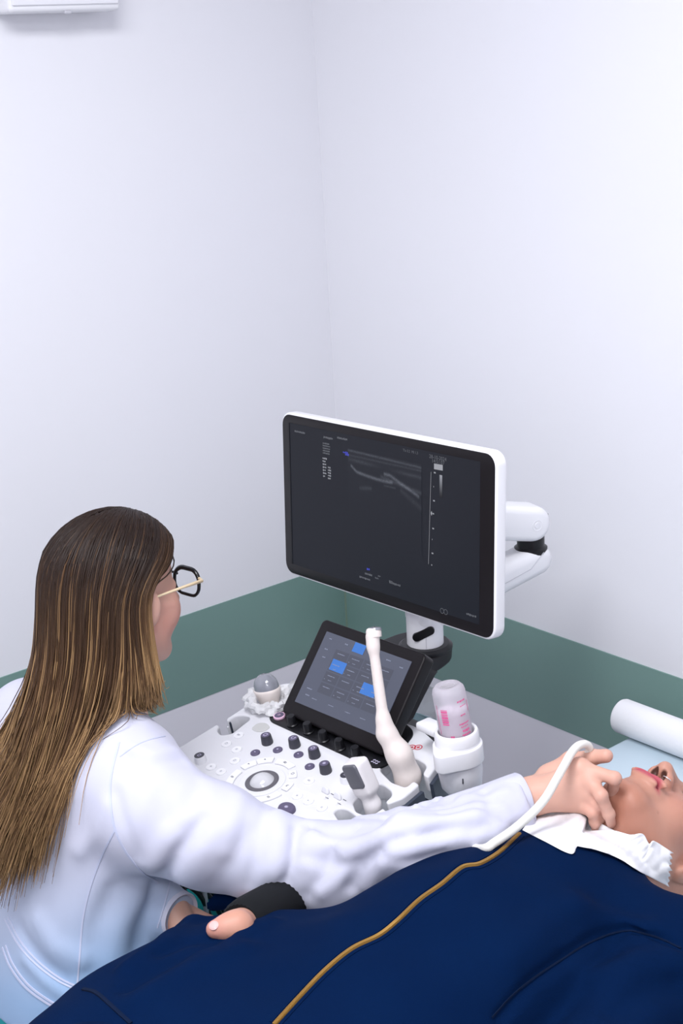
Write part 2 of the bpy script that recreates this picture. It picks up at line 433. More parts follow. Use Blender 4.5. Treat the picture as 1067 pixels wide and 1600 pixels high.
# tall dark rotary knobs
def knob_mesh(kind, r=0.0098, h=0.0165):
    bm = bmesh.new()
    n = 40; prof = [(r * 1.0, 0.0), (r * 1.0, h * .15), (r * .9, h * .9), (r * .82, h), (0, h)]
    vs = add_lathe(bm, prof, n, cap=False)
    for v in vs:   # fluted grip
        rr = math.hypot(v.co.x, v.co.y)
        if rr > r * .88:
            k = 1 - 0.045 * (0.5 + 0.5 * math.cos(20 * math.atan2(v.co.y, v.co.x))); v.co.x *= k; v.co.y *= k
    flat(bm, circle(0, 0, r * .74, n=24), Matrix.Identity(4), h + 0.0002, 1)
    glyph(bm, kind, r * .55, h + 0.0004, 2)
    me = bpy.data.meshes.new('rotary_knob'); bm.to_mesh(me); bm.free(); return me
knobs = [((458, 1165), 5), ((485, 1171), 9), ((490, 1179), 9)]
KB = [((418, 1161), 1), ((461, 1166), 9), ((492, 1182), 0), ((509.5, 1206), 8)]
for (px, py), g in KB:
    u, v = uv(px, py)
    o = obj('rotary_knob', knob_mesh(g), [M['dark'], M['purple'], M['ink_l']], panel, at(u, v))
# white-bodied round knobs with a dark cap
for (px, py), g in (((314, 1190), 1), ((542, 1221), 7)):
    u, v = uv(px, py); bm = bmesh.new(); r, h = 0.0098, 0.0125
    add_lathe(bm, [(r * 1.05, 0), (r, h * .5), (r * .93, h * .95), (r * .85, h), (0, h)], 32, cap=False)
    flat(bm, circle(0, 0, r * .88, n=28), Matrix.Identity(4), h + .0003, 1); glyph(bm, g, r * .45, h + .0006, 2)
    obj('capped_knob', bm, [M['white'], M['dark'], M['ink_l']], panel, at(u, v))
# five knobs of the black strip
bm = bmesh.new(); r, h = 0.0085, 0.018
add_lathe(bm, [(r * 1.15, 0), (r * 1.15, h * .12), (r * .95, h * .2), (r * .82, h * .93), (r * .74, h), (0, h)], 28, cap=False)
me5 = bpy.data.meshes.new('strip_knob'); bm.to_mesh(me5); bm.free()
for px, py in ((457, 1132), (482, 1143.5), (506, 1156.5), (531.5, 1169.5), (557, 1181)):
    u, v = uv(px, py, 0.002); 
    if px == 457: k0 = obj('strip_knob', me5, M['black'], panel, at(u, v, 0.0015))
    else: copy(k0, panel, at(u, v, 0.0015))
# power key
u, v = uv(437, 1121); bm = bmesh.new()
add_lathe(bm, [(0.0105, 0.0), (0.0105, 0.0028), (0.0096, 0.0034), (0.0, 0.0034)], 36, cap=False)
flat(bm, circle(0, 0, 0.0082, n=32), Matrix.Identity(4), 0.0037, 1); glyph(bm, 0, 0.0036, 0.0041, 0)
M['power'] = mat('power_ring', (0.85, 0.55, 0.72), 0.4)
obj('power_button', bm, [M['power'], M['purple']], panel, at(u, v, 0.0015))
# small printed plate at the strip's right end
u, v = uv(586, 1192); bm = bmesh.new()
for i in range(3):
    for j in range(2):
        stroke(bm, (-.006 + i * .005, -.003 + j * .005), (-.0028 + i * .005, -.0005 + j * .005), .0022, Matrix.Identity(4), 0.0, 0)
obj('strip_symbol', bm, M['ink_l'], panel, at(u, v, 0.0021))

# flat dark oval keys
for (px, py), g in (((329, 1178), None), ((399, 1177), 4), ((434, 1172.5), 8), ((466.5, 1180), 4), ((484, 1198.5), 7)):
    if g is None: continue
    u, v = uv(px, py); bm = bmesh.new(); r = 0.0082
    add_lathe(bm, [(r, 0), (r, .0018), (r * .9, .0026), (0, .0024)], 28, cap=False); glyph(bm, g, r * .42, .0029, 1)
    obj('oval_key', bm, [M['purple'], M['ink_l']], panel, at(u, v))
# white oval keys
for (px, py), g in (((373, 1149.5), 5), ((354, 1163), 1), ((370, 1172), 7), ((367, 1189.5), 1), ((330, 1199), 8), ((345.5, 1206.5), 7), ((483, 1221), 3), ((464.5, 1244.5), 2), ((482, 1252.5), 4), ((503, 1263), 7)):
    u, v = uv(px, py); bm = bmesh.new(); r = 0.0088
    add_lathe(bm, [(r, 0), (r, .0014), (r * .92, .0022), (r * .6, .0019), (0, .0017)], 28, cap=False); glyph(bm, g, r * .4, .0024, 1)
    obj('round_key', bm, [M['white'], M['ink_g']], panel, at(u, v))
# arc keys around the ball (angles in the panel frame)
def arc_key(px, py, span, r0, r1, g):
    u, v = uv(px, py); a = math.atan2(v - v0, u - u0); rm = math.hypot(u - u0, v - v0); n = 8
    r0, r1 = rm - r0, rm + r1
    pts = [(r1 * math.cos(a + R_(span) * (i / n - .5)) , r1 * math.sin(a + R_(span) * (i / n - .5))) for i in range(n + 1)] + \
          [(r0 * math.cos(a + R_(span) * (.5 - i / n)), r0 * math.sin(a + R_(span) * (.5 - i / n))) for i in range(n + 1)]
    c = Vector((rm * math.cos(a), rm * math.sin(a)))
    bm = plate([round_poly([(p[0] - c.x, p[1] - c.y) for p in pts], 0.0015, 2)], 0.0032, Matrix.Translation((0, 0, 0.0034)), 0.0009, 2)
    bm2 = bmesh.new(); glyph(bm2, g, 0.0038, 0.0037, 1); me = bpy.data.meshes.new('t'); bm2.to_mesh(me); bm2.free(); 
    n0 = len(bm.faces); bm.from_mesh(me); bpy.data.meshes.remove(me); bm.faces.ensure_lookup_table()
    for f in bm.faces[n0:]: f.material_index = 1
    obj('arc_key', bm, [M['white'], M['ink']], panel, at(u0 + c.x, v0 + c.y, 0))
for px, py, span, g in ((363.5, 1216.5, 42, 3), (389.5, 1196.5, 26, 4), (415, 1189.5, 28, 4), (446, 1194, 40, 5), (458, 1211.5, 20, 1), (449.5, 1230.5, 22, 6), (420, 1248, 44, 3)):
    arc_key(px, py, span, 0.0065, 0.0065, g)
# big lower rounded key
u, v = uv(448.5, 1266); bm = bmesh.new()
add_lathe(bm, [(.0125, 0), (.0125, .004), (.0112, .0062), (0, .0064)], 32, cap=False); glyph(bm, 8, .005, .0068, 1)
for q in bm.verts: q.co.x *= 1.25
obj('rounded_key', bm, [M['purple'], M['ink_l']], panel, at(u, v))
# two white paddle switches with scale marks
for (px, py) in ((508, 1239), (527, 1248)):
    u, v = uv(px, py)
    bm = plate([round_poly([(-.0085, 0), (.0085, 0), (.0055, .010), (-.0055, .010)], .003)], .004, Matrix.Rotation(R_(72), 4, 'X') @ Matrix.Translation((0, 0, .002)), .001, 2)
    stroke(bm, (.011, -.001), (.011, -.012), .0014, Matrix.Identity(4), .0006); stroke(bm, (-.012, .006), (-.007, .006), .0009, Matrix.Identity(4), .0006)
    obj('paddle_switch', bm, M['white_m'], panel, at(u, v, 0, 0))
    bm = bmesh.new()
    for k in range(2): stroke(bm, (.009 + .0 * k, .004 - .011 * k), (.0165, .004 - .011 * k), .0012, Matrix.Identity(4), .0006)
    obj('scale_mark', bm, M['ink'], panel, at(u, v, 0, 0))
# two red round marks at the right corner
bm = bmesh.new()
for q in ((643.5, 1168), (653.5, 1168)):
    c = uv(*q)
    for i in range(14):
        a, b = 2 * math.pi * i / 14, 2 * math.pi * (i + 1) / 14
        stroke(bm, (c[0] + .0062 * math.cos(a), c[1] + .0062 * math.sin(a)), (c[0] + .0062 * math.cos(b), c[1] + .0062 * math.sin(b)), .0017, MP, .0006)
    stroke(bm, (c[0] - .003, c[1]), (c[0] + .003, c[1]), .002, MP, .0006); stroke(bm, (c[0], c[1] - .003), (c[0], c[1] + .003), .002, MP, .0006)
obj('printed_mark', bm, M['red'], panel)

# -- touch display
YT = R_(-90); tilt = R_(39)
tc = PY(550.2, 1066, Y0)
upv = Vector((math.sin(tilt), 0, math.cos(tilt))); yw = R_(3.2)
upv = Vector((math.sin(tilt) * math.cos(yw), math.sin(tilt) * math.sin(yw), math.cos(tilt))); nT = Vector((-math.cos(tilt) * math.cos(yw), -math.cos(tilt) * math.sin(yw), math.sin(tilt)))
MT = frame(tc, (math.sin(yw), -math.cos(yw), 0), nT)            # x right, y up the display, z towards the user
tw, th = 0.1995, 0.1300
bm = plate([rrect(-tw / 2 - .022, -th / 2 - .025, tw / 2 + .022, th / 2 + .019, .010)], 0.026, MT, .004, 3)
touch = obj('touch_display', bm, M['bezel'], um)
bm = plate([[(-tw / 2, -th / 2), (tw / 2, -th / 2), (tw / 2, th / 2), (-tw / 2, th / 2)]], 0.001, MT @ Matrix.Translation((0, 0, .0012)))
M['touch_lit'] = glow('touch_screen_lit', color=(0.26, 0.30, 0.46), strength=0.24, base=(0.02, .02, .025), rough=.22)
obj('screen_glass', bm, M['touch_lit'], touch)
M['ui_tile'] = glow('ui_tile', color=(0.22, 0.25, 0.38), strength=0.2, base=(.02, .02, .025), rough=.22)
M['ui_blue'] = glow('ui_blue', color=(0.05, 0.27, 0.92), strength=0.62, rough=.25)
M['ui_text'] = glow('ui_text', color=(0.5, 0.56, 0.8), strength=0.45, rough=.3)
def tx(px, py):
    q = MT.inverted() @ PN(px, py, tc, nT); return (q.x, q.y)
def tile_obj(name, cx, cy, w, h, m, z=0.0016):
    bm = bmesh.new(); flat(bm, [(cx - w / 2, cy - h / 2), (cx + w / 2, cy - h / 2), (cx + w / 2, cy + h / 2), (cx - w / 2, cy + h / 2)], MT, z)
    return obj(name, bm, m, touch, sm=False)
gx = [-.050, -.0155, .019, .0535]; gy = [.033, .013, -.007, -.027]
for i in range(4):
    for j in range(4): tile_obj('menu_tile', gx[i] + .004, gy[j], .032, .0178, M['ui_tile'])
b = tx(529, 1042); tile_obj('blue_tile', b[0], b[1], .033, .0195, M['ui_blue'], .002)
b = tx(562, 1014); tile_obj('blue_tile', b[0], b[1], .026, .0165, M['ui_blue'], .002)
b = tx(577, 1079); tile_obj('blue_tile', b[0], b[1], .033, .0195, M['ui_blue'], .002)
words = ['Abdomen', 'Vascular', 'Thyroid', 'Superficial', 'Harmonic', 'Depth', 'Focus', 'Gain', 'Dual Live', 'Zoom', 'Biopsy', 'Measure', 'Annotate', 'Store', 'Needle', 'Patient']
words = ['Abdomen']   # the photograph's words are not legible: rows of unreadable dashes stand for them
rr = random.Random(3)
bm = bmesh.new()
def scribble(bm, cx, cy, w, hgt, Mx, z, n=6):
    """illegible small print: a row of unequal dashes"""
    x = cx - w / 2
    while x < cx + w / 2:
        l = hgt * rr.uniform(.35, .8); stroke(bm, (x, cy + rr.uniform(-.1, .1) * hgt), (x + l, cy + rr.uniform(-.1, .1) * hgt), hgt * rr.uniform(.5, .9), Mx, z); x += l + hgt * .22
for i in range(4):
    for j in range(4):
        scribble(bm, gx[i] + .004, gy[j] + .003, .017, .0019, MT, .0024)
        if (i + j) % 3: scribble(bm, gx[i] + .004, gy[j] - .0045, .007, .0015, MT, .0024); scribble(bm, gx[i] - .008, gy[j] - .0045, .002, .0015, MT, .0024)
for (x, y, w) in ((-.083, .055, .006), (-.045, .055, .006), (.085, .050, .006), (-.083, .036, .006), (-.080, .022, .007), (-.080, -.036, .012), (-.078, -.047, .010), (.02, .056, .01), (.055, .054, .01)):
    scribble(bm, x, y, w, .0026, MT, .0024)
for x in (-.06, -.02, .02, .055): scribble(bm, x, -.049, .012, .0016, MT, .0024)
_o = obj('menu_print', bm, M['ui_text'], touch, sm=False); _o['kind'] = 'stuff'

# -- black swan-neck bracket behind the touch display, with the flat shelf for the neck
zS = PY(664, 1001, Y0).z
nc = PY(664, 992, Y0 - .02)
def hw(t): return .060 + .038 * max(0, min(1, t)) ** 1.3      # half width: wide at the foot, narrow at the shelf
pr = [(717, 1003, 0), (709, 1030, .08), (692, 1044, .25), (673, 1058, .5), (656, 1090, .8), (640, 1127, 1.0)]
low = []
for a_, b_, t_ in pr: low.append((PY(a_, b_, Y0 - hw(t_)), t_))
foot = tc - upv * (th / 2 + .030) - nT * .022; head_ = tc + upv * (th / 2 + .012) - nT * .024
bm = bmesh.new(); rows = []
xe = nc.x + .062
top = [(foot.x + .004, foot.z, 1.0), (foot.x * .5 + head_.x * .5 + .004, foot.z * .5 + head_.z * .5, .6), (head_.x, head_.z - .006, .12), (head_.x + .015, zS, .03), (nc.x - .03, zS, 0), (nc.x, zS, 0)]
bot = [(low[5][0].x + .012, low[5][0].z, 1.0), (low[4][0].x + .016, low[4][0].z, .8), (low[3][0].x + .016, low[3][0].z, .5), (low[3][0].x + .032, low[3][0].z - .003, .3), (nc.x - .010, zS - .031, .06), (nc.x, zS - .029, 0)]
for (x0, z0, t0), (x1, z1, t1) in zip(top, bot):
    w0, w1 = hw(t0), hw(t1); rows.append([bm.verts.new((x0, Y0 - w0, z0)), bm.verts.new((x0, Y0 + w0, z0)), bm.verts.new((x1, Y0 + w1, z1)), bm.verts.new((x1, Y0 - w1, z1))])
for k in range(1, 8):                                           # rounded far end of the shelf
    a_ = R_(90 * k / 7); w0 = .060 * math.cos(a_); 
    if k == 7: w0 = .004
    x_ = nc.x + .060 * math.sin(a_); rows.append([bm.verts.new((x_, Y0 - w0, zS)), bm.verts.new((x_, Y0 + w0, zS)), bm.verts.new((x_ - .004, Y0 + w0, zS - .028)), bm.verts.new((x_ - .004, Y0 - w0, zS - .028))])
for a_, b_ in zip(rows[:-1], rows[1:]):
    for j in range(4): bm.faces.new((a_[j], a_[(j + 1) % 4], b_[(j + 1) % 4], b_[j]))
bm.faces.new(rows[0][::-1]); bm.faces.new(rows[-1]); bmesh.ops.recalc_face_normals(bm, faces=bm.faces)
bmesh.ops.bevel(bm, geom=[e for e in bm.edges if len(e.link_faces) == 2 and e.calc_face_angle() > .9], offset=.006, segments=3, affect='EDGES', profile=.5)
bracket = obj('display_bracket', bm, M['black_m'], um, angle=40)
# collar and white neck
bm = bmesh.new(); add_lathe(bm, [(.0, .0), (.046, .0), (.046, .004), (.040, .0085), (0, .0085)], 40, Matrix.Translation((nc.x, nc.y, zS)), cap=False)
obj('neck_collar', bm, M['black'], um)
bm = bmesh.new(); add_lathe(bm, [(.031, .0), (.031, .075), (.029, .085), (0, .087)], 40, Matrix.Translation((nc.x, nc.y, zS + .006)), cap=False)
neck = obj('neck_post', bm, M['white_m'], um)
bm = plate([rrect(-.02, -.0075, .02, .0075, .0074)], .006, frame((nc.x - .0235, nc.y - .0215, zS + .036), (.55, -.6, .42), (-.72, -.69, 0)), .001)
obj('cable_slot', bm, M['black'], neck)
bm = bmesh.new(); add_tube(bm, [(nc.x - .02, nc.y - .0238, zS + .008), (nc.x - .02, nc.y - .0238, zS + .03)], .0006, 5); obj('seam', bm, M['grey_l'], neck)

# -- articulated monitor arm
K = 2.5
mTL, mTR, mBR, mBL = P(443, 643, K), P(781, 709, K * .8388), P(769, 1003, K * .8697), P(443, 893, K * 1.031)
e1 = ((mTR - mTL) + (mBR - mBL)).normalized(); e2 = ((mTL - mBL) + (mTR - mBR)).normalized()
mW = ((mTR - mTL).length + (mBR - mBL).length) / 2; mH = ((mTL - mBL).length + (mTR - mBR).length) / 2
mc = (mTL + mTR + mBR + mBL) / 4
nM = e1.cross(e2).normalized()
MM = frame(mc, e1, nM)                    # x right, y up, z towards the user
elb_u, elb_l = PY(826, 815, Y0 - .05), PY(832, 868, Y0 - .05)
def arm(name, a, b, hgt, wid, m, parent, bev=.012):
    """rounded beam from a to b: stadium side outline, extruded sideways"""
    a, b = Vector(a), Vector(b); d = (b - a); L_ = d.length; d.normalize(); sd = d.cross(Vector((0, 0, 1))).normalized()
    r = hgt / 2; pts = [(L_ + r * math.cos(R_(t)), r * math.sin(R_(t))) for t in range(-90, 91, 10)] + [(r * math.cos(R_(t)), r * math.sin(R_(t))) for t in range(90, 271, 10)]
    Mx = frame(a + sd * wid / 2, d, sd)
    return obj(name, plate([pts], wid, Mx, bev, 4), m, parent, angle=60)
mount = MM @ Vector((.02, .0, -.085))
ua = arm('upper_arm', elb_u, mount + Vector((0, 0, -.01)), .062, .055, M['white'], um)
d_ = (mount - elb_u).normalized(); sd = d_.cross(Vector((0, 0, 1))).normalized()
if sd.y > 0: sd = -sd
bm = bmesh.new(); q = elb_u + sd * .0276
ring_pts = [(.0095 * math.cos(2 * math.pi * i / 24), .0095 * math.sin(2 * math.pi * i / 24), 0) for i in range(25)]
Mr = frame(q, d_, sd); add_tube(bm, [Mr @ Vector(p) for p in ring_pts], .0005, 5); add_lathe(bm, [(.0055, 0), (.005, .0006), (0, .0006)], 20, Mr, cap=False)
obj('pivot_cover', bm, M['white_m'], ua)
base_top = Vector((nc.x, nc.y, zS + .06))
la = arm('lower_arm', elb_l + Vector((0, 0, -.004)), base_top, .052, .06, M['white'], um, .016)
d2 = (base_top - elb_l).normalized(); sd2 = d2.cross(Vector((0, 0, 1))).normalized()
if sd2.y > 0: sd2 = -sd2
bm = bmesh.new(); b0 = elb_l + sd2 * .0302 + Vector((0, 0, -.004)); add_tube(bm, [b0 + Vector((0, 0, .018)), b0 + d2 * .03 + Vector((0, 0, -.0)), b0 + d2 * .2 + Vector((0, 0, -.002))], .0006, 5)
obj('cover_joint', bm, M['grey_l'], la)
bm = bmesh.new(); mid = (elb_u + elb_l) / 2
add_lathe(bm, [(.024, -.022), (.024, .02), (0, .02)], 32, Matrix.Translation(mid), cap=False); add_lathe(bm, [(.029, -.024), (.029, -.015), (.024, -.012)], 32, Matrix.Translation(mid), cap=False)
obj('elbow_joint', bm, M['black'], um)
bm = bmesh.new(); a_ = elb_u + d_ * .04 + Vector((0, 0, -.034)); 
add_box(bm, (.14, .035, .012), frame(elb_u + d_ * .115 + Vector((0, 0, -.037)), d_, Vector((0, 0, 1))), .003, 1)
obj('cable_channel', bm, M['metal'], ua)
bm = bmesh.new(); add_box(bm, (.02, .002, .010), frame(elb_u + Vector((.0305, -.008, .006)), (0, 1, 0), (0, 0, 1)), .001, 1); obj('end_slot', bm, M['dark'], ua)
bm = bmesh.new(); add_lathe(bm, [(.03, 0), (.03, .05), (.05, .06), (0, .06)], 32, frame(MM @ Vector((.02, 0, -.105)), e1, nM), cap=True); obj('monitor_mount', bm, M['white'], um)

# -- monitor
bm = plate([rrect(-mW / 2, -mH / 2, mW / 2, mH / 2, .022)], .022, MM, .0036, 3)
mon = obj('monitor', bm, M['white'], um)
bm = plate([rrect(-mW / 2 + .20, -mH / 2 + .07, mW / 2 - .16, mH / 2 - .07, .03)], .03, MM @ Matrix.Translation((0, 0, -.0205)), .008, 2); obj('rear_cover', bm, M['white_m'], mon)
bm = plate([rrect(-mW / 2 + .0035, -mH / 2 + .0035, mW / 2 - .0035, mH / 2 - .0035, .0195)], .002, MM @ Matrix.Translation((0, 0, .0012)), .0006, 1)
obj('front_bezel', bm, M['bezel'], mon)
def mx(px, py):
    q = MM.inverted() @ PN(px, py, mc, nM); return Vector((q.x, q.y))
sTL, sTR, sBL, sBR = mx(455.5, 664), mx(753.5, 718), mx(455.5, 880), mx(748, 975)
sx0, sx1 = (sTL.x + sBL.x) / 2, (sTR.x + sBR.x) / 2; sy0, sy1 = (sBL.y + sBR.y) / 2, (sTL.y + sTR.y) / 2
bm = bmesh.new(); flat(bm, [(sx0, sy0), (sx1, sy0), (sx1, sy1), (sx0, sy1)], MM, .0016)
M['mon_lit'] = glow('monitor_lit', color=(0.30, 0.36, 0.55), strength=0.022, base=(.006, .006, .008), rough=.30, spec=.18)
obj('screen', bm, M['mon_lit'], mon, sm=False)
bm = bmesh.new(); add_box(bm, (.004, sy1 - sy0, .0022), MM @ Matrix.Translation((sx0 - .001, (sy0 + sy1) / 2, .0014))); obj('inner_edge', bm, M['black'], mon)
M['scr_text'] = glow('screen_text', color=(0.6, 0.63, 0.72), strength=.16, rough=.3)
M['scr_text2'] = glow('screen_text_bright', color=(0.8, 0.82, 0.9), strength=.34, rough=.3)
M['scr_blue'] = glow('screen_blue', color=(0.06, 0.08, 0.9), strength=.5, rough=.3)
# the live scan: grey echo bands written as vertex colours of the lit picture
gN, gM = 150, 130
a0, a1 = mx(541, 708), mx(658, 800)
ax0, ax1, ay1, ay0 = mx(545, 708).x, mx(660, 740).x, mx(600, 712).y, mx(600, 850).y
xs = np.linspace(0, 1, gN); ys = np.linspace(0, 1, gM); X, Y = np.meshgrid(xs, ys, indexing='ij')
rs = np.random.RandomState(4); gr = rs.rand(gN, gM)
def band(yc, w, amp): return amp * np.exp(-((Y - yc) / w) ** 2)
I = band(.02 + .02 * X, .012, .5) + band(.075 + .0 * X, .010, .28) + band(.12 + .03 * X, .02, .3) * (.5 + .5 * np.sin(9 * X))
I += band(.23 - .5 * np.clip(.12 - X, 0, 1) * 1.2 + .05 * np.sin(3 * X), .016, 1.0) * (X > .04) * (X < .62)
I += band(.20 + .42 * np.clip(X - .58, 0, 1), .018, .9) * (X > .5) * (X < .97)
I += band(.17 + .15 * X, .02, .35) * (X > .45) + band(.33 + .0 * X, .01, .3) * (X > .5) * (X < .66)
I += band(.42 - .18 * (X - .2), .02, .3) * (X > .16) * (X < .33) + band(.35 + .55 * (X - .75), .03, .18) * (X > .72)
I += .06 * np.exp(-Y * 3.2)
I *= (.55 + .9 * gr) * np.clip((1 - Y) * 3, 0, 1)
V = np.stack([ax0 + (ax1 - ax0) * X, ay1 + (ay0 - ay1) * Y, 0 * X + .0021], -1).reshape(-1, 3)
idx = np.arange(gN * gM).reshape(gN, gM)
F = np.stack([idx[:-1, :-1], idx[:-1, 1:], idx[1:, 1:], idx[1:, :-1]], -1).reshape(-1, 4)
me = mesh_np('scan_picture', V, F); setcol(me, I.reshape(-1, 1) * np.array([.78, .84, 1.0]) * .8 + .22 * np.array([.30, .36, .55])); me.transform(MM)
M['scan'] = glow('scan_lit', attr='Col', strength=.10, base=(.006, .006, .008), rough=.30, spec=.18)
obj('scan_picture', me, M['scan'], mon, sm=False)
def mtext(name, txt, px, py, size, m, align='LEFT', extra=None):
    p = mx(px, py); me = text_mesh(txt, size, MM @ Matrix.Translation((p.x, p.y, .0022)), align); return obj(name, me, m, mon, sm=False)
mtext('clock_text', '28-10-2024', 672, 712.5, .0085, M['scr_text']); mtext('clock_text', '14:51:07', 676, 719.5, .0085, M['scr_text'])
mtext('index_text', 'TIs 0.2  MI 1.3', 631, 703, .0062, M['scr_text'])
bm = bmesh.new()
for px, py, w, h in ((470, 675, .030, .0045), (514, 684, .024, .0045), (536, 685, .026, .0045), (577, 897, .018, .004), (571, 903, .026, .004), (590, 903, .008, .003), (612, 908, .008, .003), (618, 912, .026, .004), (594, 900, .006, .003), (738, 961, .022, .004)):
    p = mx(px, py); scribble(bm, p.x, p.y, w, h, MM, .0022)
for k in range(5): p = mx(511, 693 + k * 3.8); scribble(bm, p.x, p.y, .018, .0032, MM, .0022)
_o = obj('screen_print', bm, M['scr_text'], mon, sm=False); _o['kind'] = 'stuff'
bm = bmesh.new()
for k in range(7):
    p = mx(508, 716 + k * 4.6); scribble(bm, p.x, p.y, .009 - .0006 * k, .0036, MM, .0022)
    if k > 1: p = mx(516, 722 + k * 4.2); scribble(bm, p.x, p.y, .007, .0034, MM, .0022)
for k in range(4): p = mx(681 + k * 3.4, 728.5 + k * .6); stroke(bm, (p.x - .002, p.y), (p.x + .003, p.y), .009, MM, .0022)
p, q = mx(675, 737), mx(671, 881); stroke(bm, p, q, .0007, MM, .0022)
for f_, l in ((.0, .004), (.15, .001), (.3, .004), (.44, .003), (.6, .004), (.72, .001), (.87, .004), (1., .002)):
    c = p.lerp(q, f_) + Vector((.0065, 0)); stroke(bm, c, c + Vector((l, 0)), .0022, MM, .0022)
_o = obj('scale_print', bm, M['scr_text2'], mon, sm=False); _o['kind'] = 'stuff'
bm = bmesh.new(); c = p.lerp(q, .44) + Vector((.004, 0))
flat(bm, [(c.x - .002, c.y), (c.x, c.y - .004), (c.x + .002, c.y), (c.x, c.y + .004)], MM, .0024); obj('focus_mark', bm, M['scr_text2'], mon, sm=False)
p, q = mx(690.5, 742), mx(690.5, 778); n = 12
Vv = []; Cc = []
for i in range(n + 1):
    t = i / n; c = p.lerp(q, t); Vv += [MM @ Vector((c.x - .003, c.y, .0023)), MM @ Vector((c.x + .003, c.y, .0023))]; Cc += [[(1 - t) ** 1.5 * 3.2 + .05] * 3] * 2
me = mesh_np('grey_bar', np.array([v[:] for v in Vv]), [[2 * i, 2 * i + 2, 2 * i + 3, 2 * i + 1] for i in range(n)]); setcol(me, np.array(Cc) * [.9, .93, 1.05]); obj('grey_bar', me, M['scan'], mon, sm=False)
bm = bmesh.new()
for px, py, w in ((541, 707, .012), (543, 710, .007), (577, 889, .008)): p = mx(px, py); scribble(bm, p.x, p.y, w, .0042, MM, .0022)
_o = obj('blue_print', bm, M['scr_blue'], mon, sm=False); _o['kind'] = 'stuff'
bm = bmesh.new(); p = mx(695, 955)
for k in (-1, 1):
    for i in range(12):
        a, b = 2 * math.pi * i / 12, 2 * math.pi * (i + 1) / 12
        stroke(bm, (p.x + k * .0042 + .0042 * math.cos(a), p.y + .0042 * math.sin(a)), (p.x + k * .0042 + .0042 * math.cos(b), p.y + .0042 * math.sin(b)), .0009, MM, .0022)
obj('link_symbol', bm, M['scr_text'], mon, sm=False)

# -- gel warmer cup at the right side
gq = MP @ Vector((right[5][0], right[5][1], 0)); gw = PY(713, 1147, gq.y - .052)
axw = Vector((-.035, .06, 1)).normalized(); MG = frame(gw, (1, 0, 0), axw)
bm = bmesh.new(); R0 = .0335
add_lathe(bm, [(.0, -.10), (.022, -.097), (.031, -.085), (.0345, -.06), (.0345, -.016), (.0335, -.005), (.0325, 0), (.0275, .0), (.0265, -.006), (.0265, -.05), (0, -.05)], 48, MG, cap=False)
wc = obj('gel_warmer', bm, M['white_m'], um, angle=60)
# holder band: ring with a squared tab toward the panel
outer = circle(0, 0, .0385, n=40); tab = []
hull = [(.0385 * math.cos(t), .0385 * math.sin(t)) for t in np.linspace(R_(-28), R_(222), 36)] + [(-.006, -.046), (.006, -.052), (.016, -.0495)]
Mg2 = frame(gw, (0, -1, 0), axw)
bm = plate([hull, circle(0, 0, .0322, n=40)], .030, Mg2 @ Matrix.Translation((0, 0, -.014)), .003, 3); obj('holder_band', bm, M['white'], wc, angle=50)
bm = bmesh.new(); add_lathe(bm, [(.0272, -.006), (.0272, .0045), (.0285, .007), (.0325, .007), (.0342, .0035), (.0342, -.010)], 48, MG, cap=False); obj('cup_rim', bm, M['white'], wc)
bm = bmesh.new(); add_box(bm, (.030, .07, .014), frame(Vector((gw.x + .012, (gw.y + gq.y) / 2 + .028, gw.z - .016)), (1, 0, 0), (0, 0, 1)), .004, 2); obj('warmer_bracket', bm, M['white'], um)
bm = bmesh.new(); sl = MG @ Vector((-.0344 * math.cos(.9), -.0344 * math.sin(.9), -.062)); add_box(bm, (.002, .002, .009), Matrix.Translation(sl), .0006, 1); obj('cup_slot', bm, M['dark'], wc)

# -- body of the machine under the panel
bm = bmesh.new(); add_box(bm, (.26, .22, .46), Matrix.Translation((-.48, Y0, .44)), .03, 3); obj('body', bm, M['black_m'], um)
bm = bmesh.new(); add_box(bm, (.12, .16, .22), Matrix.Translation((-.55, Y0, .75)), .02, 2); obj('lift_column', bm, M['black'], um)
bm = bmesh.new(); add_box(bm, (.40, .40, .09), Matrix.Translation((-.44, Y0, .18)), .03, 3); obj('wheel_base', bm, M['white_m'], um)
for sx in (-1, 1):
    for sy in (-1, 1):
        c = Vector((-.44 + sx * .16, Y0 + sy * .18, .06)); bm = bmesh.new()
        add_lathe(bm, [(.0, -.018), (.05, -.018), (.06, -.010), (.06, .010), (.05, .018), (0, .018)], 28, frame(c, (1, 0, 0), (0, 1, 0)), cap=False)
        add_box(bm, (.05, .045, .05), Matrix.Translation(c + Vector((-.01, 0, .055))), .008, 1, mi=0); obj('caster', bm, M['black'], um)
# side cable hooks below the panel's right edge
bm = bmesh.new(); add_box(bm, (.08, .012, .14), Matrix.Translation((-.56, Y0 - .10, .74)), .004, 1); obj('side_panel', bm, M['slate'], um)

for k, (a, b) in enumerate((((287, 1391), (299, 1410)), ((298, 1386), (316, 1404)), ((303, 1380), (330, 1404)), ((316, 1378), (338, 1404)))):
    y_ = -.80 + .01 * k; p_, q_ = PY(*a, y_), PY(*b, y_)
    bm = bmesh.new(); add_tube(bm, bez([p_ + Vector((.03, 0, .10)), p_ + (p_ - q_) * .5, p_, q_, q_ + (q_ - p_) + Vector((.01, 0, -.05)), q_ + (q_ - p_) + Vector((.08, 0, -.12)), Vector((-.50, y_, .50))], 30), .0042, 6); obj('hanging_cable', bm, M['black'], um, angle=180)
bm = bmesh.new(); p_ = PY(316, 1381, -.79); add_tube(bm, [p_ + Vector((0, 0, .08)), p_ + Vector((.004, 0, -.10))], .0045, 8); obj('hanger_rod', bm, M['grey_l'], um, angle=180)
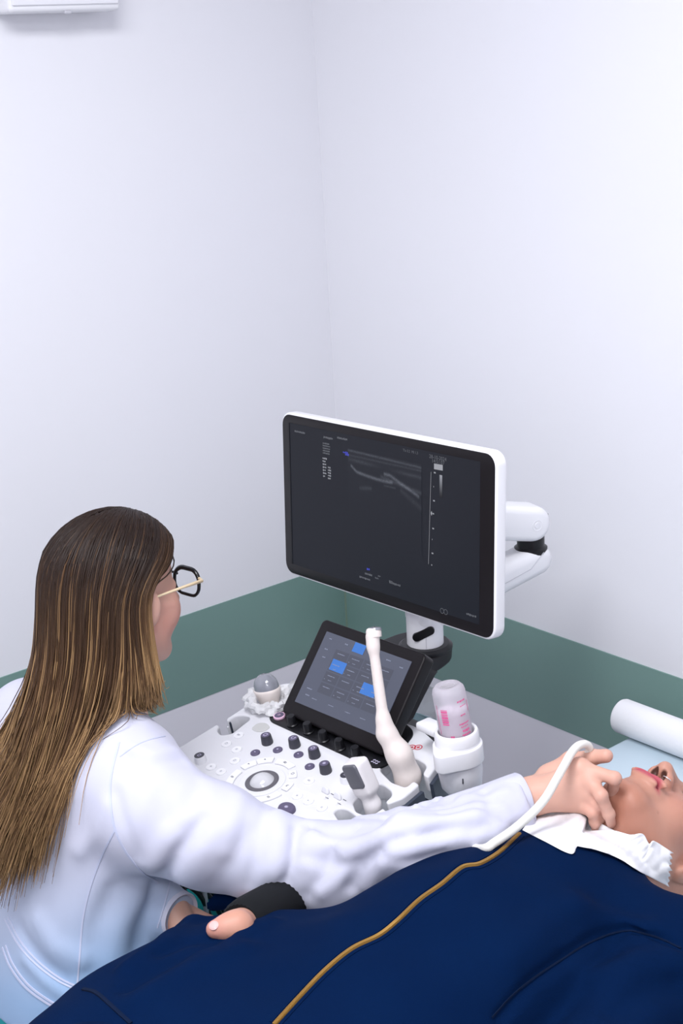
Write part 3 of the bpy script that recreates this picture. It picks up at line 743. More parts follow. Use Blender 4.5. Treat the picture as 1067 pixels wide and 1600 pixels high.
# ------------------------------------------------------------------ implicit surfaces for bodies and cloth
A_ = lambda *v: np.array(v if len(v) > 1 else v[0], 'f')
def rc(p, a, b, ra, rb):
    """tapered limb from a to b"""
    a, b = A_(*a), A_(*b); d = b - a; t = np.clip((p - a) @ d / max(d @ d, 1e-9), 0, 1)
    return np.linalg.norm(p - a - t[:, None] * d, axis=1) - (ra + (rb - ra) * t)
def chain(p, pts, rs, k=0.01):
    d = None
    for i in range(len(pts) - 1):
        q = rc(p, pts[i], pts[i + 1], rs[i], rs[i + 1]); d = q if d is None else smin(d, q, k)
    return d
def ell(p, c, r, R=None):
    q = p - A_(*c)
    if R is not None: q = q @ R          # R columns: local axes
    r = A_(*r); k0 = np.linalg.norm(q / r, axis=1); k1 = np.linalg.norm(q / (r * r), axis=1)
    return k0 * (k0 - 1) / np.maximum(k1, 1e-6)
def flatcap(p, a, b, ra, rb, n, f):
    """limb squeezed along n by factor f (f>1: thinner)"""
    n = A_(*n); n = n / np.linalg.norm(n); a = A_(*a); b = A_(*b)
    s = lambda q: q + ((q - a) @ n)[..., None] * (f - 1) * n
    return rc(s(p), s(a), s(b), ra, rb) / (1 + (f - 1) * .4)
def smin(a, b, k):
    h = np.clip(.5 + .5 * (b - a) / k, 0, 1); return b + (a - b) * h - k * h * (1 - h)
def smax(a, b, k): return -smin(-a, -b, k)
def fold(p, pts, w, amp, d=None):
    """ridge (amp>0) or groove (amp<0) along a polyline, to be subtracted from a distance"""
    pts = [A_(*q) for q in pts]; best = None
    Q = np.array(pts); m = ((p > Q.min(0) - 2.6 * w) & (p < Q.max(0) + 2.6 * w)).all(1)
    out = np.zeros(len(p), 'f')
    if not m.any(): return out
    p = p[m]
    for a, b in zip(pts[:-1], pts[1:]):
        e = b - a; t = np.clip((p - a) @ e / max(e @ e, 1e-9), 0, 1); q = ((p - a - t[:, None] * e) ** 2).sum(1)
        best = q if best is None else np.minimum(best, q)
    out[m] = amp * np.exp(-best / (w * w)); return out
def local(p, c, R, f):
    """f only near its bounding ball (c, R); a cheap lower bound elsewhere"""
    r = np.linalg.norm(p - A_(*c), axis=1); out = (r - R).astype('f'); m = r < R + .05
    if m.any(): out[m] = f(p[m])
    return out
def wav(p, k, ph=0.0): return np.sin(p @ A_(*k) + ph)
def polygonize(sdf, lo, hi, h, B=16):
    lo = A_(*lo); n = np.ceil((A_(*hi) - lo) / h / B).astype(int); shape = n * B
    V = np.full(shape + 1, 1e3, 'f')
    c = np.stack(np.meshgrid(*[np.arange(k) for k in n], indexing='ij'), -1).reshape(-1, 3)
    d = sdf(lo + (c + .5) * (B * h)); rad = B * h * .5 * 1.7321
    g = np.stack(np.meshgrid(*[np.arange(B + 1)] * 3, indexing='ij'), -1).reshape(-1, 3)
    act = np.abs(d) < rad * 1.5 + 2 * h
    for q, dd in zip(c[~act], d[~act]):
        if dd < 0: V[q[0] * B:(q[0] + 1) * B + 1, q[1] * B:(q[1] + 1) * B + 1, q[2] * B:(q[2] + 1) * B + 1] = -1e3
    ac = c[act]
    for i in range(0, len(ac), 48):
        blk = ac[i:i + 48]; P_ = (blk[:, None, :] * B + g[None]).reshape(-1, 3)
        dv = sdf((lo + P_ * h).astype('f')); V[P_[:, 0], P_[:, 1], P_[:, 2]] = dv
    s = V < 0
    cs = sum(s[i:s.shape[0] - 1 + i, j:s.shape[1] - 1 + j, k:s.shape[2] - 1 + k].astype('i1') for i in (0, 1) for j in (0, 1) for k in (0, 1))
    cell = np.argwhere((cs > 0) & (cs < 8)); idx = np.full(np.array(s.shape) - 1, -1, 'i'); idx[tuple(cell.T)] = np.arange(len(cell))
    acc = np.zeros((len(cell), 3)); cnt = np.zeros(len(cell))
    cor = [(i, j, k) for i in (0, 1) for j in (0, 1) for k in (0, 1)]
    for a in cor:
        for ax in range(3):
            if a[ax]: continue
            b = list(a); b[ax] = 1
            va = V[tuple((cell + a).T)]; vb = V[tuple((cell + b).T)]; m = (va < 0) != (vb < 0)
            t = np.clip(va / np.where(m, va - vb, 1), 0, 1); q = np.tile(np.array(a, float), (len(cell), 1)); q[:, ax] += t
            acc[m] += q[m]; cnt[m] += 1
    verts = lo + (cell + acc / np.maximum(cnt, 1)[:, None]) * h
    quads = []
    for ax in range(3):
        o = [1, 2] if ax == 0 else [0, 2] if ax == 1 else [0, 1]
        sl = [slice(1, -1)] * 3; sl[ax] = slice(0, -1); sl2 = [slice(1, -1)] * 3; sl2[ax] = slice(1, None)
        A, Bq = s[tuple(sl)], s[tuple(sl2)]; e = np.argwhere(A != Bq)
        if not len(e): continue
        inside = A[tuple(e.T)]; e = e + np.array([0 if i == ax else 1 for i in range(3)])
        u = np.eye(3, dtype=int)[o[0]]; v = np.eye(3, dtype=int)[o[1]]
        f = np.stack([idx[tuple((e - u - v).T)], idx[tuple((e - v).T)], idx[tuple(e.T)], idx[tuple((e - u).T)]], 1)
        flip = inside if ax != 1 else ~inside
        f[~flip] = f[~flip][:, ::-1]; quads.append(f)
    F = np.concatenate(quads); F = F[(F >= 0).all(1)]
    return verts, F
def relax(V, F, n=1, lam=.5):
    e = np.concatenate([F[:, [0, 1]], F[:, [1, 2]], F[:, [2, 3]], F[:, [3, 0]]])
    for _ in range(n):
        acc = np.zeros_like(V); c = np.zeros(len(V)); np.add.at(acc, e[:, 0], V[e[:, 1]]); np.add.at(c, e[:, 0], 1)
        np.add.at(acc, e[:, 1], V[e[:, 0]]); np.add.at(c, e[:, 1], 1)
        V = V + lam * (acc / np.maximum(c, 1)[:, None] - V)
    return V
def skin_obj(name, sdf, lo, hi, h, mats, parent, color=None, it=1, sharp=180):
    V, F = polygonize(sdf, lo, hi, h); V = relax(V, F, it); me = mesh_np(name, V, F)
    if color is not None: setcol(me, color(V))
    o = obj(name, me, mats, parent, angle=sharp); return o
def bvh(o):
    me = o.data; m = WM[o.name]; return BVHTree.FromPolygons([m @ v.co for v in me.vertices], [p.vertices[:] for p in me.polygons])
def hit(tree, px, py):
    r = ray(px, py).normalized(); q = tree.ray_cast(CAM, r)
    return (q[0], q[1], q[3]) if q[0] is not None else (None, None, None)
def on_surface(tree, pix, n=40, off=.0):
    """points on a surface seen along a smooth path of picture points"""
    out = []
    for p in bez([(a, b, 0) for a, b in pix], n):
        c, nn, _ = hit(tree, p.x, p.y)
        if c is not None: out.append((c + nn * off, nn))
    return out
def ribbon(bm, path, w, hgt, mi=0):
    rows = []
    k = len(path)
    for i, (c, n) in enumerate(path):
        d = (path[min(i + 1, k - 1)][0] - path[max(i - 1, 0)][0]).normalized(); s = d.cross(n).normalized()
        rows.append([bm.verts.new(c + s * x + n * z) for x, z in ((-w / 2, -.001), (-w * .42, hgt), (w * .42, hgt), (w / 2, -.001))])
    for a, b in zip(rows[:-1], rows[1:]):
        for j in range(3): bm.faces.new((a[j], a[j + 1], b[j + 1], b[j])).material_index = mi
    bmesh.ops.recalc_face_normals(bm, faces=bm.faces)

M['skin_a'] = mat('skin_sonographer', (0.62, 0.36, 0.28), 0.48, spec=.4, sss=.12, attr=True, bump=(240, .10, .0012))
M['skin_b'] = mat('skin_patient', (0.60, 0.34, 0.25), 0.46, spec=.4, sss=.12, attr=True, bump=(220, .12, .0012))
M['nail'] = mat('nail', (0.72, 0.42, 0.40), 0.25, spec=.6)
M['coat'] = mat('coat_cotton', (0.83, 0.84, 0.90), 0.75, spec=.2, attr=True, bump=(420, .10, .0008), sheen=.1)
M['coat_seam'] = mat('coat_seam', (0.52, 0.55, 0.70), 0.75, spec=.2)
M['coat_cuff'] = mat('coat_cuff', (0.57, 0.575, 0.69), 0.75, spec=.2, bump=(420, .10, .0008))
M['teal'] = mat('teal_scrub', (0.02, 0.38, 0.40), 0.8, spec=.2, bump=(400, .1, .0008))
M['navy'] = mat('navy_fleece', (0.0004, 0.0082, 0.040), 0.92, spec=.06, bump=(520, .25, .0012), noise=(9, (0.0006, 0.0102, 0.047), .7))
M['navy_seam'] = mat('navy_seam', (0.002, 0.008, 0.030), 0.9, spec=.15)
M['ribblack'] = mat('black_rib', (0.008, 0.009, 0.011), 0.85, spec=.2)
M['gold'] = mat('gold_zip', (0.36, 0.20, 0.045), 0.42, metal=.35)
M['paper'] = mat('tissue_paper', (0.86, 0.86, 0.89), 0.8, spec=.2, bump=(120, .25, .002))

def head_axes(fwd, up):
    f = Vector(fwd).normalized(); u = Vector(up); u = (u - f * u.dot(f)).normalized(); r = f.cross(u)
    return np.array([r[:], f[:], u[:]], 'f').T
def head(p, c, R, s=.95, lw=0.0):
    """face and skull in head space: x to the person's right, y forward, z up"""
    q = ((p - A_(*c)) @ R) / s; ax = q.copy(); ax[:, 0] = np.abs(ax[:, 0])
    d = ell(q, (0, -.015, .032), (.074, .096, .088))
    d = smin(d, ell(q, (0, .03, -.045), (.056, .058, .075)), .03)
    d = smin(d, rc(ax, (.052, .0, -.06), (.018, .066, -.104), .018, .017), .03)
    d = smin(d, ell(q, (0, .072, -.103), (.022, .018, .017)), .02)
    d = smin(d, ell(ax, (.037, .056, -.032), (.026, .026, .028)), .03)
    d = smin(d, rc(q, (0, .05, .045), (0, .062, .01), .035, .03), .03)
    d = smax(d, -ell(ax, (.032, .098, .004), (.017, .016, .011)), .012)
    d = smin(d, ell(ax, (.031, .073, .003), (.014, .013, .0125)), .004)
    d = smin(d, rc(q, (0, .088, .008), (0, .114, -.034), .0075, .0115), .012)
    d = smin(d, ell(ax, (.0125, .1, -.0385), (.0095, .013, .009)), .008)
    d = smin(d, ell(q, (0, .083, -.068), (.027, .018, .022)), .014)
    d = smin(d, ell(ax, (.008 + lw * .4, .100, -.0645), (.018 + lw, .0075, .0056)), .004)
    d = smin(d, ell(q, (0, .099, -.0755), (.019 + lw, .0085, .0066)), .004)
    d = d + .0035 * np.exp(-((q[:, 2] + .0695) / .0016) ** 2 - (q[:, 0] / .024) ** 4) * (q[:, 1] > .07)
    d = smax(d, -ell(ax, (.0074, .107, -.0475), (.0046, .0095, .0080)), .0015)
    ear = ell(ax, (.074, -.008, -.008), (.009, .019, .031), np.array([[.94, -.34, 0], [.34, .94, 0], [0, 0, 1]], 'f').T)
    d = smin(d, ear, .008)
    return d * s
def hloc(V, c, R, s=.95): return ((V - A_(*c)) @ R) / s
def face_col(V, c, R, base, lip, s=.95, lw=0.0, brow=(.12, .07, .045)):
    q = hloc(V, c, R, s); C = np.tile(A_(*base), (len(V), 1)); ax = np.abs(q[:, 0])
    def mixc(w, col): C[:] = C * (1 - w[:, None]) + A_(*col) * w[:, None]
    mixc(.35 * np.exp(-((ax - .042) / .024) ** 2 - ((q[:, 2] + .034) / .026) ** 2) * (q[:, 1] > .03), (base[0] * 1.0, base[1] * .72, base[2] * .72))
    lipw = np.clip(1.5 - np.sqrt((q[:, 0] / (.0255 + lw)) ** 2 + ((q[:, 2] + .0702) / .0112) ** 2) * 1.5, 0, 1) * (q[:, 1] > .082)
    mixc(np.clip(lipw * 2.2, 0, 1), lip)
    mixc(.8 * np.exp(-((q[:, 2] + .0695) / .0011) ** 2) * (ax < .023) * (q[:, 1] > .085), (lip[0] * .35, lip[1] * .3, lip[2] * .3))
    nost = ell(np.stack([ax, q[:, 1], q[:, 2]], 1).astype('f'), (.0072, .106, -.0465), (.0046, .0095, .0080)); nost = np.clip(1 - (nost - .0002) / .0012, 0, 1)
    mixc(nost * .92, (.05, .015, .012))  # shade of the nostril hollows put into the skin colour
    mixc(.85 * np.exp(-((q[:, 2] - .026 - .1 * ax) / .0042) ** 2) * (ax > .012) * (ax < .05) * (q[:, 1] > .05), brow)
    mixc(.8 * np.exp(-((q[:, 2] + .001) / .0016) ** 2) * (ax > .017) * (ax < .046) * (q[:, 1] > .07), (.06, .035, .03))
    return C
# ------------------------------------------------------------------ sonographer
son = thing('person', 'seated woman with long highlighted brown hair, glasses and white coat reaching out with a probe', 'person', (-1.15, -.71, 0))
HC = (-1.012, -.712, 1.222); HR = head_axes((math.cos(R_(11)), math.sin(R_(11)), -.10), (.06, .0, 1))
SH = (-1.075, -.872, .948); EL = (-.921, -1.074, .880); WR = tuple(P(826, 1246, 1.985)); 
SHL = (-1.105, -.555, .992)
def Pt(*a): return tuple(P(*a))
hand_pts = {
 'thumb': ([Pt(858, 1214, 2.008), Pt(893, 1189, 1.998), Pt(926, 1183, 1.983), Pt(947, 1181, 1.968)], [.0135, .0118, .0105, .0098]),
 'index': ([Pt(906, 1200, 1.963), Pt(960, 1216, 1.933), Pt(957, 1236, 1.963), Pt(950, 1249, 1.978)], [.0108, .0088, .0082, .0070]),
 'middle': ([Pt(921, 1218, 1.953), Pt(939, 1243, 1.928), Pt(951, 1272, 1.938), Pt(955, 1287, 1.950)], [.0112, .0088, .0080, .0068]),
 'ring': ([Pt(921, 1238, 1.956), Pt(933, 1256, 1.946), Pt(937, 1278, 1.963), Pt(940, 1290, 1.978)], [.0105, .0084, .0076, .0066]),
 'little': ([Pt(916, 1257, 1.963), Pt(926, 1269, 1.948), Pt(929, 1284, 1.956), Pt(931, 1296, 1.966)], [.0098, .0080, .0072, .0062])}
def right_hand(p):
    w = A_(*WR); d = None
    for nme, (pts, rs) in hand_pts.items():
        f = chain(p, pts, rs, .003)
        for q, r in zip(pts[1:3], rs[1:3]): f = smin(f, np.linalg.norm(p - A_(*q), axis=1) - r * 1.06, .004)
        d = f if d is None else smin(d, f, .0022)
    palm = None
    for nme in ('index', 'middle', 'ring', 'little'):
        q = rc(p, WR, hand_pts[nme][0][0], .0175, .0128); palm = q if palm is None else smin(palm, q, .012)
    palm = smin(palm, rc(p, WR, hand_pts['thumb'][0][0], .017, .016), .014)
    palm = smin(palm, rc(p, hand_pts['thumb'][0][0], hand_pts['thumb'][0][1], .0155, .012), .012)
    palm = smin(palm, rc(p, hand_pts['thumb'][0][1], hand_pts['index'][0][0], .009, .011), .012)
    d = smin(d, palm, .007)
    for nme in ('index', 'middle', 'ring', 'little'):      # tendons and knuckles
        k0 = A_(*hand_pts[nme][0][0]); off = A_(*(-FW)) * .010
        d = d - fold(p, [A_(*WR) + off * .9 + (k0 - A_(*WR)) * .35, k0 + off * .9], .0045, .0012)
        d = smin(d, np.linalg.norm(p - (k0 + off * .25), axis=1) - .0108, .007)
    return d
LWR = tuple(P(270, 1424, 2.075)); LHD = P(297, 1462, 2.055); _ld = A_(*LHD) - A_(*LWR)
def son_body(p):
    d = local(p, HC, .16, lambda q: head(q, HC, HR))
    h = A_(*HC); nb = (h[0] - .03, h[1], h[2] - .07); 
    d = smin(d, rc(p, nb, (-1.072, -.712, 1.07), .050, .054), .03)
    d = smin(d, rc(p, (-1.085, -.712, 1.02), (-1.15, -.705, .62), .085, .10), .05)
    d = smin(d, rc(p, (-1.085, -.82, .985), (-1.10, -.60, .985), .040, .040), .04)
    d = smin(d, chain(p, [SH, EL, WR], [.036, .030, .0225], .02), .03)
    d = smin(d, local(p, tuple((A_(*WR) + A_(*hand_pts['index'][0][1])) / 2), .13, right_hand), .018)
    lel = (-1.13, -.50, .79); lw = LWR
    d = smin(d, chain(p, [SHL, lel, lw], [.038, .033, .022], .02), .03)
    d = smin(d, rc(p, lw, tuple(LHD), .021, .021), .015)     # left hand rests in the lap
    for k in range(4):
        o = A_(*LHD) + A_(.010 - .014 * k, .020 - .006 * k, -.004)
        d = smin(d, chain(p, [o, o + A_(.028, -.036, -.012), o + A_(.030, -.055, -.034)], [.0098, .0085, .007], .003), .004)
    d = smin(d, chain(p, [A_(*lw) + _ld * .4 + A_(.02, .01, 0), A_(*LHD) + A_(.040, .004, .0), A_(*LHD) + A_(.052, -.022, -.008)], [.013, .0105, .008], .004), .008)
    for s in (-1, 1):
        y = -.705 - s * .09
        d = smin(d, chain(p, [(-1.16, y, .60), (-.80, y - s * .07, .575), (-.88, y - s * .06, .10)], [.085, .060, .042], .04), .04)
    return d
def son_col(V):
    C = face_col(V, HC, HR, (.66, .385, .30), (.55, .16, .16))
    q = hloc(V, HC, HR); ch = .35 * np.exp(-((np.abs(q[:, 0]) - .05) / .03) ** 2 - ((q[:, 2] + .045) / .035) ** 2) * (q[:, 1] > 0)
    C = C * (1 - ch[:, None]) + A_(.68, .25, .20) * ch[:, None]
    for nme, (pts, rs) in hand_pts.items():      # redder knuckles and finger ends
        for k_, w_ in ((0, .25), (1, .3), (3, .4)):
            w = w_ * np.exp(-((V - A_(*pts[k_])) ** 2).sum(1) / .013 ** 2); C = C * (1 - w[:, None]) + A_(.62, .28, .22) * w[:, None]
    return C
son_skin = skin_obj('body', son_body, (-1.36, -1.36, .02), (-.52, -.40, 1.38), .0025, M['skin_a'], son, son_col, 1)

# -- white coat
fa = (A_(*WR) - A_(*EL)); fa /= np.linalg.norm(fa)
CUFF = A_(*WR) - fa * .006
_tz = [.50, .58, .66, .74, .80, .86, .93, 1.0, 1.05, 1.10]
TZ = np.linspace(.50, 1.10, 61)
def _sm(v):
    w = np.interp(TZ, _tz, v); k = np.ones(9) / 9; return np.convolve(np.pad(w, 4, 'edge'), k, 'valid')
TX = _sm([-1.15, -1.152, -1.150, -1.138, -1.125, -1.110, -1.098, -1.090, -1.085, -1.078])
TRX = _sm([.145, .140, .130, .116, .110, .110, .114, .108, .09, .06])
TRY = _sm([.182, .178, .166, .152, .148, .152, .160, .165, .15, .10])
def coat_base(p):
    zz = p[:, 2]
    cx = np.interp(zz, TZ, TX); rx = np.interp(zz, TZ, TRX); ry = np.interp(zz, TZ, TRY)
    qx, qy = (p[:, 0] - cx) / rx, (p[:, 1] + .706) / ry
    d = ((np.abs(qx) ** 2.3 + np.abs(qy) ** 2.3) ** (1 / 2.3) - 1) * np.minimum(rx, ry) * .93
    d = smax(d, zz - 1.04, .05)
    d = smin(d, rc(p, (-1.078, -.835, .978), (-1.10, -.575, .985), .056, .056), .05)
    d = smin(d, rc(p, (-1.075, -.712, 1.075), (-1.085, -.79, 1.01), .05, .055), .04)
    d = smin(d, rc(p, (-1.075, -.712, 1.075), (-1.095, -.63, 1.01), .05, .055), .04)
    S_, E_q, C_ = A_(*SH), A_(*EL), CUFF + fa * .03
    up = chain(p, [S_ + A_(-.005, .01, -.004), S_ * .70 + E_q * .30 + A_(0, 0, -.012), S_ * .42 + E_q * .58 + A_(0, 0, -.016), E_q], [.084, .072, .060, .053], .02)
    fo = chain(p, [E_q, E_q * .60 + C_ * .40 + A_(0, 0, -.004), C_], [.053, .045, .037], .02)
    fo = smin(fo, chain(p, [E_q, P(640, 1322, 1.895), P(748, 1303, 1.915), P(812, 1266, 1.970)], [.048, .042, .038, .031], .02), .03)
    sag = rc(p, E_q + A_(-.02, .0, -.016), E_q + A_(.035, -.025, -.016), .042, .032)
    arm_ = smin(smin(up, fo, .03), sag, .03)
    d = smin(d, arm_, .022)
    la_ = chain(p, [SHL, (-1.13, -.50, .79), A_(*LWR) * 1.06 - A_(-1.13, -.50, .79) * .06], [.070, .056, .033], .02)
    d = smin(d, la_, .03)
    return d
def trace(sdf, pix):
    out = []
    for x, y in pix:
        r = np.array(ray(x, y).normalized()[:], 'f'); t = 1.2; o = np.array(CAM[:], 'f')
        for _ in range(60):
            dd = float(sdf((o + t * r)[None])[0]); t += dd * .8
            if dd < 4e-4: break
        out.append(o + t * r)
    return out
FOLDS = []
def F_(pix, w, amp): FOLDS.append((trace(coat_base, pix), w, amp))
# sleeve: creases as the photograph shows them (picture points on the sleeve's surface)
F_([(450, 1268), (460, 1300), (458, 1340), (446, 1372)], .009, -.0052); F_([(432, 1270), (440, 1310), (432, 1360)], .016, .0065)
F_([(476, 1275), (484, 1310), (480, 1345)], .016, .005)
F_([(252, 1372), (275, 1338), (302, 1303), (318, 1280)], .011, -.0065); F_([(236, 1350), (262, 1312), (290, 1280)], .015, .005)
F_([(286, 1375), (320, 1330), (345, 1300)], .016, .005)
F_([(330, 1385), (365, 1340), (390, 1300)], .014, -.003); F_([(372, 1398), (400, 1380), (430, 1350)], .016, .003)
F_([(765, 1292), (690, 1302), (610, 1315), (566, 1352), (548, 1385)], .009, -.006); F_([(740, 1275), (660, 1285), (600, 1298), (540, 1330)], .013, .006)
F_([(720, 1310), (650, 1325), (600, 1345), (580, 1385)], .012, .006)
F_([(690, 1245), (640, 1262), (590, 1285), (560, 1290)], .010, -.005); F_([(680, 1262), (620, 1280)], .010, .004)
F_([(780, 1262), (730, 1262), (690, 1272)], .008, -.0035); F_([(800, 1290), (770, 1270), (755, 1240)], .008, -.003)
F_([(790, 1235), (760, 1245), (720, 1245)], .009, .003)
F_([(520, 1280), (560, 1268), (610, 1270)], .012, .004); F_([(500, 1395), (530, 1375), (545, 1340)], .012, .004)
F_([(480, 1400), (505, 1370), (520, 1330)], .009, -.004)
F_([(190, 1180), (210, 1195), (240, 1200), (285, 1190)], .012, -.003); F_([(205, 1170), (240, 1178), (275, 1172)], .010, .003)
F_([(180, 1240), (200, 1300), (215, 1340)], .010, -.003)
F_([(420, 1262), (405, 1300), (400, 1340), (392, 1380)], .011, -.004); F_([(375, 1245), (362, 1290), (352, 1330)], .013, .004)
F_([(480, 1290), (520, 1300), (570, 1296), (620, 1288)], .010, -.0035); F_([(500, 1318), (560, 1326), (600, 1316)], .011, .004)
F_([(480, 1340), (520, 1352), (560, 1348)], .009, -.0035); F_([(690, 1318), (720, 1300), (760, 1296)], .009, .004)
F_([(640, 1250), (690, 1255), (750, 1228)], .008, -.003); F_([(600, 1340), (640, 1345), (690, 1330)], .008, -.004)
F_([(740, 1312), (790, 1290), (815, 1270)], .008, .003); F_([(310, 1225), (300, 1255), (285, 1290)], .013, -.003)
F_([(225, 1215), (250, 1240), (262, 1275)], .012, -.003)
# back: soft vertical folds toward the waist
F_([(215, 1400), (190, 1450), (180, 1500)], .018, .005); F_([(175, 1390), (150, 1450), (140, 1520)], .014, -.003)
F_([(60, 1440), (85, 1480), (130, 1500)], .016, .005); F_([(30, 1450), (60, 1500), (100, 1530)], .012, -.0045)
F_([(40, 1500), (75, 1535), (105, 1555)], .010, .004); F_([(125, 1330), (150, 1300), (165, 1260)], .014, .003)
F_([(240, 1390), (225, 1440), (215, 1480)], .012, -.004)
def coat_sdf(p):
    d = coat_base(p)
    near = np.abs(d) < .03
    if near.any():
        q = p[near]; a = np.zeros(len(q), 'f')
        for pts, w, amp in FOLDS: a += fold(q, pts, w, amp * 1.2)
        a += .0009 * wav(q, (55, 40, -30)) * wav(q, (-20, 50, 45), 1.0)
        d[near] -= a
    d = smax(d, (p - CUFF) @ fa.astype('f'), .004)                       # sleeve end
    lf = A_(.15, -.155, -.075); lf /= np.linalg.norm(lf)
    d = smax(d, np.where(p[:, 2] < .78, (p - A_(-.985, -.66, .702)) @ lf - .0, -1), .003) if False else d
    lfd = A_(*LWR) - A_(-1.13, -.50, .79); lfd = lfd / np.linalg.norm(lfd); lq = A_(*LWR) + lfd * .014
    nearL = np.linalg.norm(p - lq, axis=1) < .07
    d = np.where(nearL & (rc(p, lq - lfd * .06, lq + lfd * .06, .05, .05) < 0), smax(d, (p - lq) @ lfd.astype('f'), .003), d)
    hem = .618 - (p[:, 0] + 1.25) * .12 
    d = smax(d, hem - p[:, 2], .004)
    return d
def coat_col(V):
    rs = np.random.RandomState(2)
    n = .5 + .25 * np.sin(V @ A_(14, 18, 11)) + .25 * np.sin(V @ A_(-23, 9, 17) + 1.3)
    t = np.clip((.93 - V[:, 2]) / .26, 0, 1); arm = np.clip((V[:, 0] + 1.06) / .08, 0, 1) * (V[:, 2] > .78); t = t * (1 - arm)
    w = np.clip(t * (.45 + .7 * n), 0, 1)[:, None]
    return A_(.57, .575, .69) * (1 - w) + A_(.23, .385, .60) * w      # thin cloth over teal scrubs, with torso shade tinted in: darker, bluer downwards
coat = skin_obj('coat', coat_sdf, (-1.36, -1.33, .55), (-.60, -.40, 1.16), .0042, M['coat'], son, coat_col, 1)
ct = bvh(coat)
def seam(tree, pix, w, h, m, parent, name='seam', n=44):
    bm = bmesh.new(); path = on_surface(tree, pix, n)
    # drop jumps
    segs = [[]]
    for c, nn in path:
        if segs[-1] and (c - segs[-1][-1][0]).length > .05: segs.append([])
        segs[-1].append((c, nn))
    seg = max(segs, key=len)
    if len(seg) < 4: bm.free(); return
    ribbon(bm, seg, w, h); return obj(name, bm, m, parent, angle=80)
seam(ct, [(186, 1160), (176, 1200), (172, 1240), (178, 1290), (196, 1330), (222, 1362), (248, 1380)], .0035, .0010, M['coat_seam'], coat)
seam(ct, [(180, 1296), (158, 1340), (140, 1390), (129, 1440), (124, 1500), (121, 1536)], .0028, .0010, M['coat_seam'], coat)
seam(ct, [(266, 1378), (258, 1410), (246, 1450)], .0024, .0008, M['coat_seam'], coat)
for dx, dy in ((0, 0), (5, 3)):
    seam(ct, [(8 + dx, 1436 - dy), (28 + dx, 1474 - dy), (56 + dx, 1506 - dy), (90 + dx, 1532 - dy), (122 + dx, 1547 - dy)], .0030, .0014, M['coat_seam'], coat)
    seam(ct, [(4 + dx, 1480 - dy), (16 + dx, 1510 - dy), (40 + dx, 1542 - dy), (72 + dx, 1566 - dy), (100 + dx, 1580 - dy)], .0034, .0016, M['coat_seam'], coat)
seam(ct, [(187, 1182), (210, 1166), (232, 1156), (258, 1150)], .0022, .0007, M['coat_seam'], coat)
# folded back cuff flap on the far side of the sleeve
c0 = A_(*CUFF)
bm = bmesh.new(); Mf = frame(Vector((c0 - fa * .002).tolist()), Vector((0, 0, 1)), Vector(fa.tolist()))
add_lathe(bm, [(.0355, -.030), (.0385, -.028), (.0392, -.012), (.0388, .005), (.0370, .0075), (.0345, .006), (.0335, -.004), (.02, -.006)], 44, Mf, cap=False)
for v in bm.verts:
    l = Mf.inverted() @ v.co; a_ = math.atan2(l.y, l.x); k = 1 + .035 * math.sin(3 * a_ + 1) + .02 * math.sin(7 * a_); v.co = Mf @ Vector((l.x * k, l.y * k, l.z + .003 * math.sin(2 * a_)))
obj('cuff', bm, M['coat_cuff'], coat, angle=60)

lfd = A_(*LWR) - A_(-1.13, -.50, .79); lfd = lfd / np.linalg.norm(lfd)
bm = bmesh.new(); Mf = frame(Vector((A_(*LWR) + lfd * .010).tolist()), Vector((0, 0, 1)), Vector(lfd.tolist()))
add_lathe(bm, [(.030, -.040), (.0335, -.036), (.0345, -.012), (.034, .006), (.0325, .0085), (.030, .007), (.028, -.004), (.018, -.006)], 40, Mf, cap=False)
obj('cuff', bm, M['coat_cuff'], coat, angle=60)

# -- scrubs
def pants(p):
    d = ell(p, (-1.15, -.705, .60), (.128, .168, .12))
    for s in (-1, 1):
        y = -.705 - s * .09
        d = smin(d, chain(p, [(-1.16, y, .60), (-.80, y - s * .07, .575), (-.88, y - s * .06, .14)], [.098, .072, .060], .04), .04)
    d = d + .0012 * wav(p, (60, 35, 50))
    return smax(d, .13 - p[:, 2], .004)
skin_obj('trousers', pants, (-1.36, -1.0, .08), (-.60, -.42, .74), .008, M['teal'], son, None, 1)
M['shoe'] = mat('white_clog', (.7, .7, .72), .5)
for s in (-1, 1):
    y = -.705 - s * .15
    skin_obj('shoe', lambda p: smax(smin(rc(p, (-.91, y, .05), (-.75, y, .035), .045, .038), rc(p, (-.90, y, .06), (-.88, y, .09), .04, .038), .02), .004 - p[:, 2], .004), (-.98, y - .06, -.01), (-.68, y + .06, .15), .006, M['shoe'], son)

# -- glasses
HM = Matrix.Identity(4)
for i in range(3):
    for j in range(3): HM[i][j] = float(HR[i][j]) * .95
    HM[i][3] = HC[i]
M['glass'] = mat('spectacle_glass', (1, 1, 1), 0.02, trans=1.0, ior=1.03)
M['frame_b'] = mat('spectacle_black', (.008, .008, .010), .22)
M['temple'] = mat('temple_cream', (.70, .55, .36), .35)
gl = None
bm = bmesh.new()
for s in (-1, 1):
    lp = [Vector((s * (.036 + x), .113 - abs(x + .0) * .10 - (.012 if x > .015 else 0) * 0, .002 + y)) for x, y in rrect(-.027, -.022, .027, .021, .018, 6)]
    add_tube(bm, [HM @ q for q in lp + lp[:2]], [.0026 + .0012 * max(0, (q.z - .002) / .022) for q in lp + lp[:2]], 6)
add_tube(bm, [HM @ Vector((x, .115 + .002 * (1 - (x / .01) ** 2), .009)) for x in (-.010, -.005, 0, .005, .010)], .002, 6)
gl = obj('glasses', bm, M['frame_b'], son, angle=80)
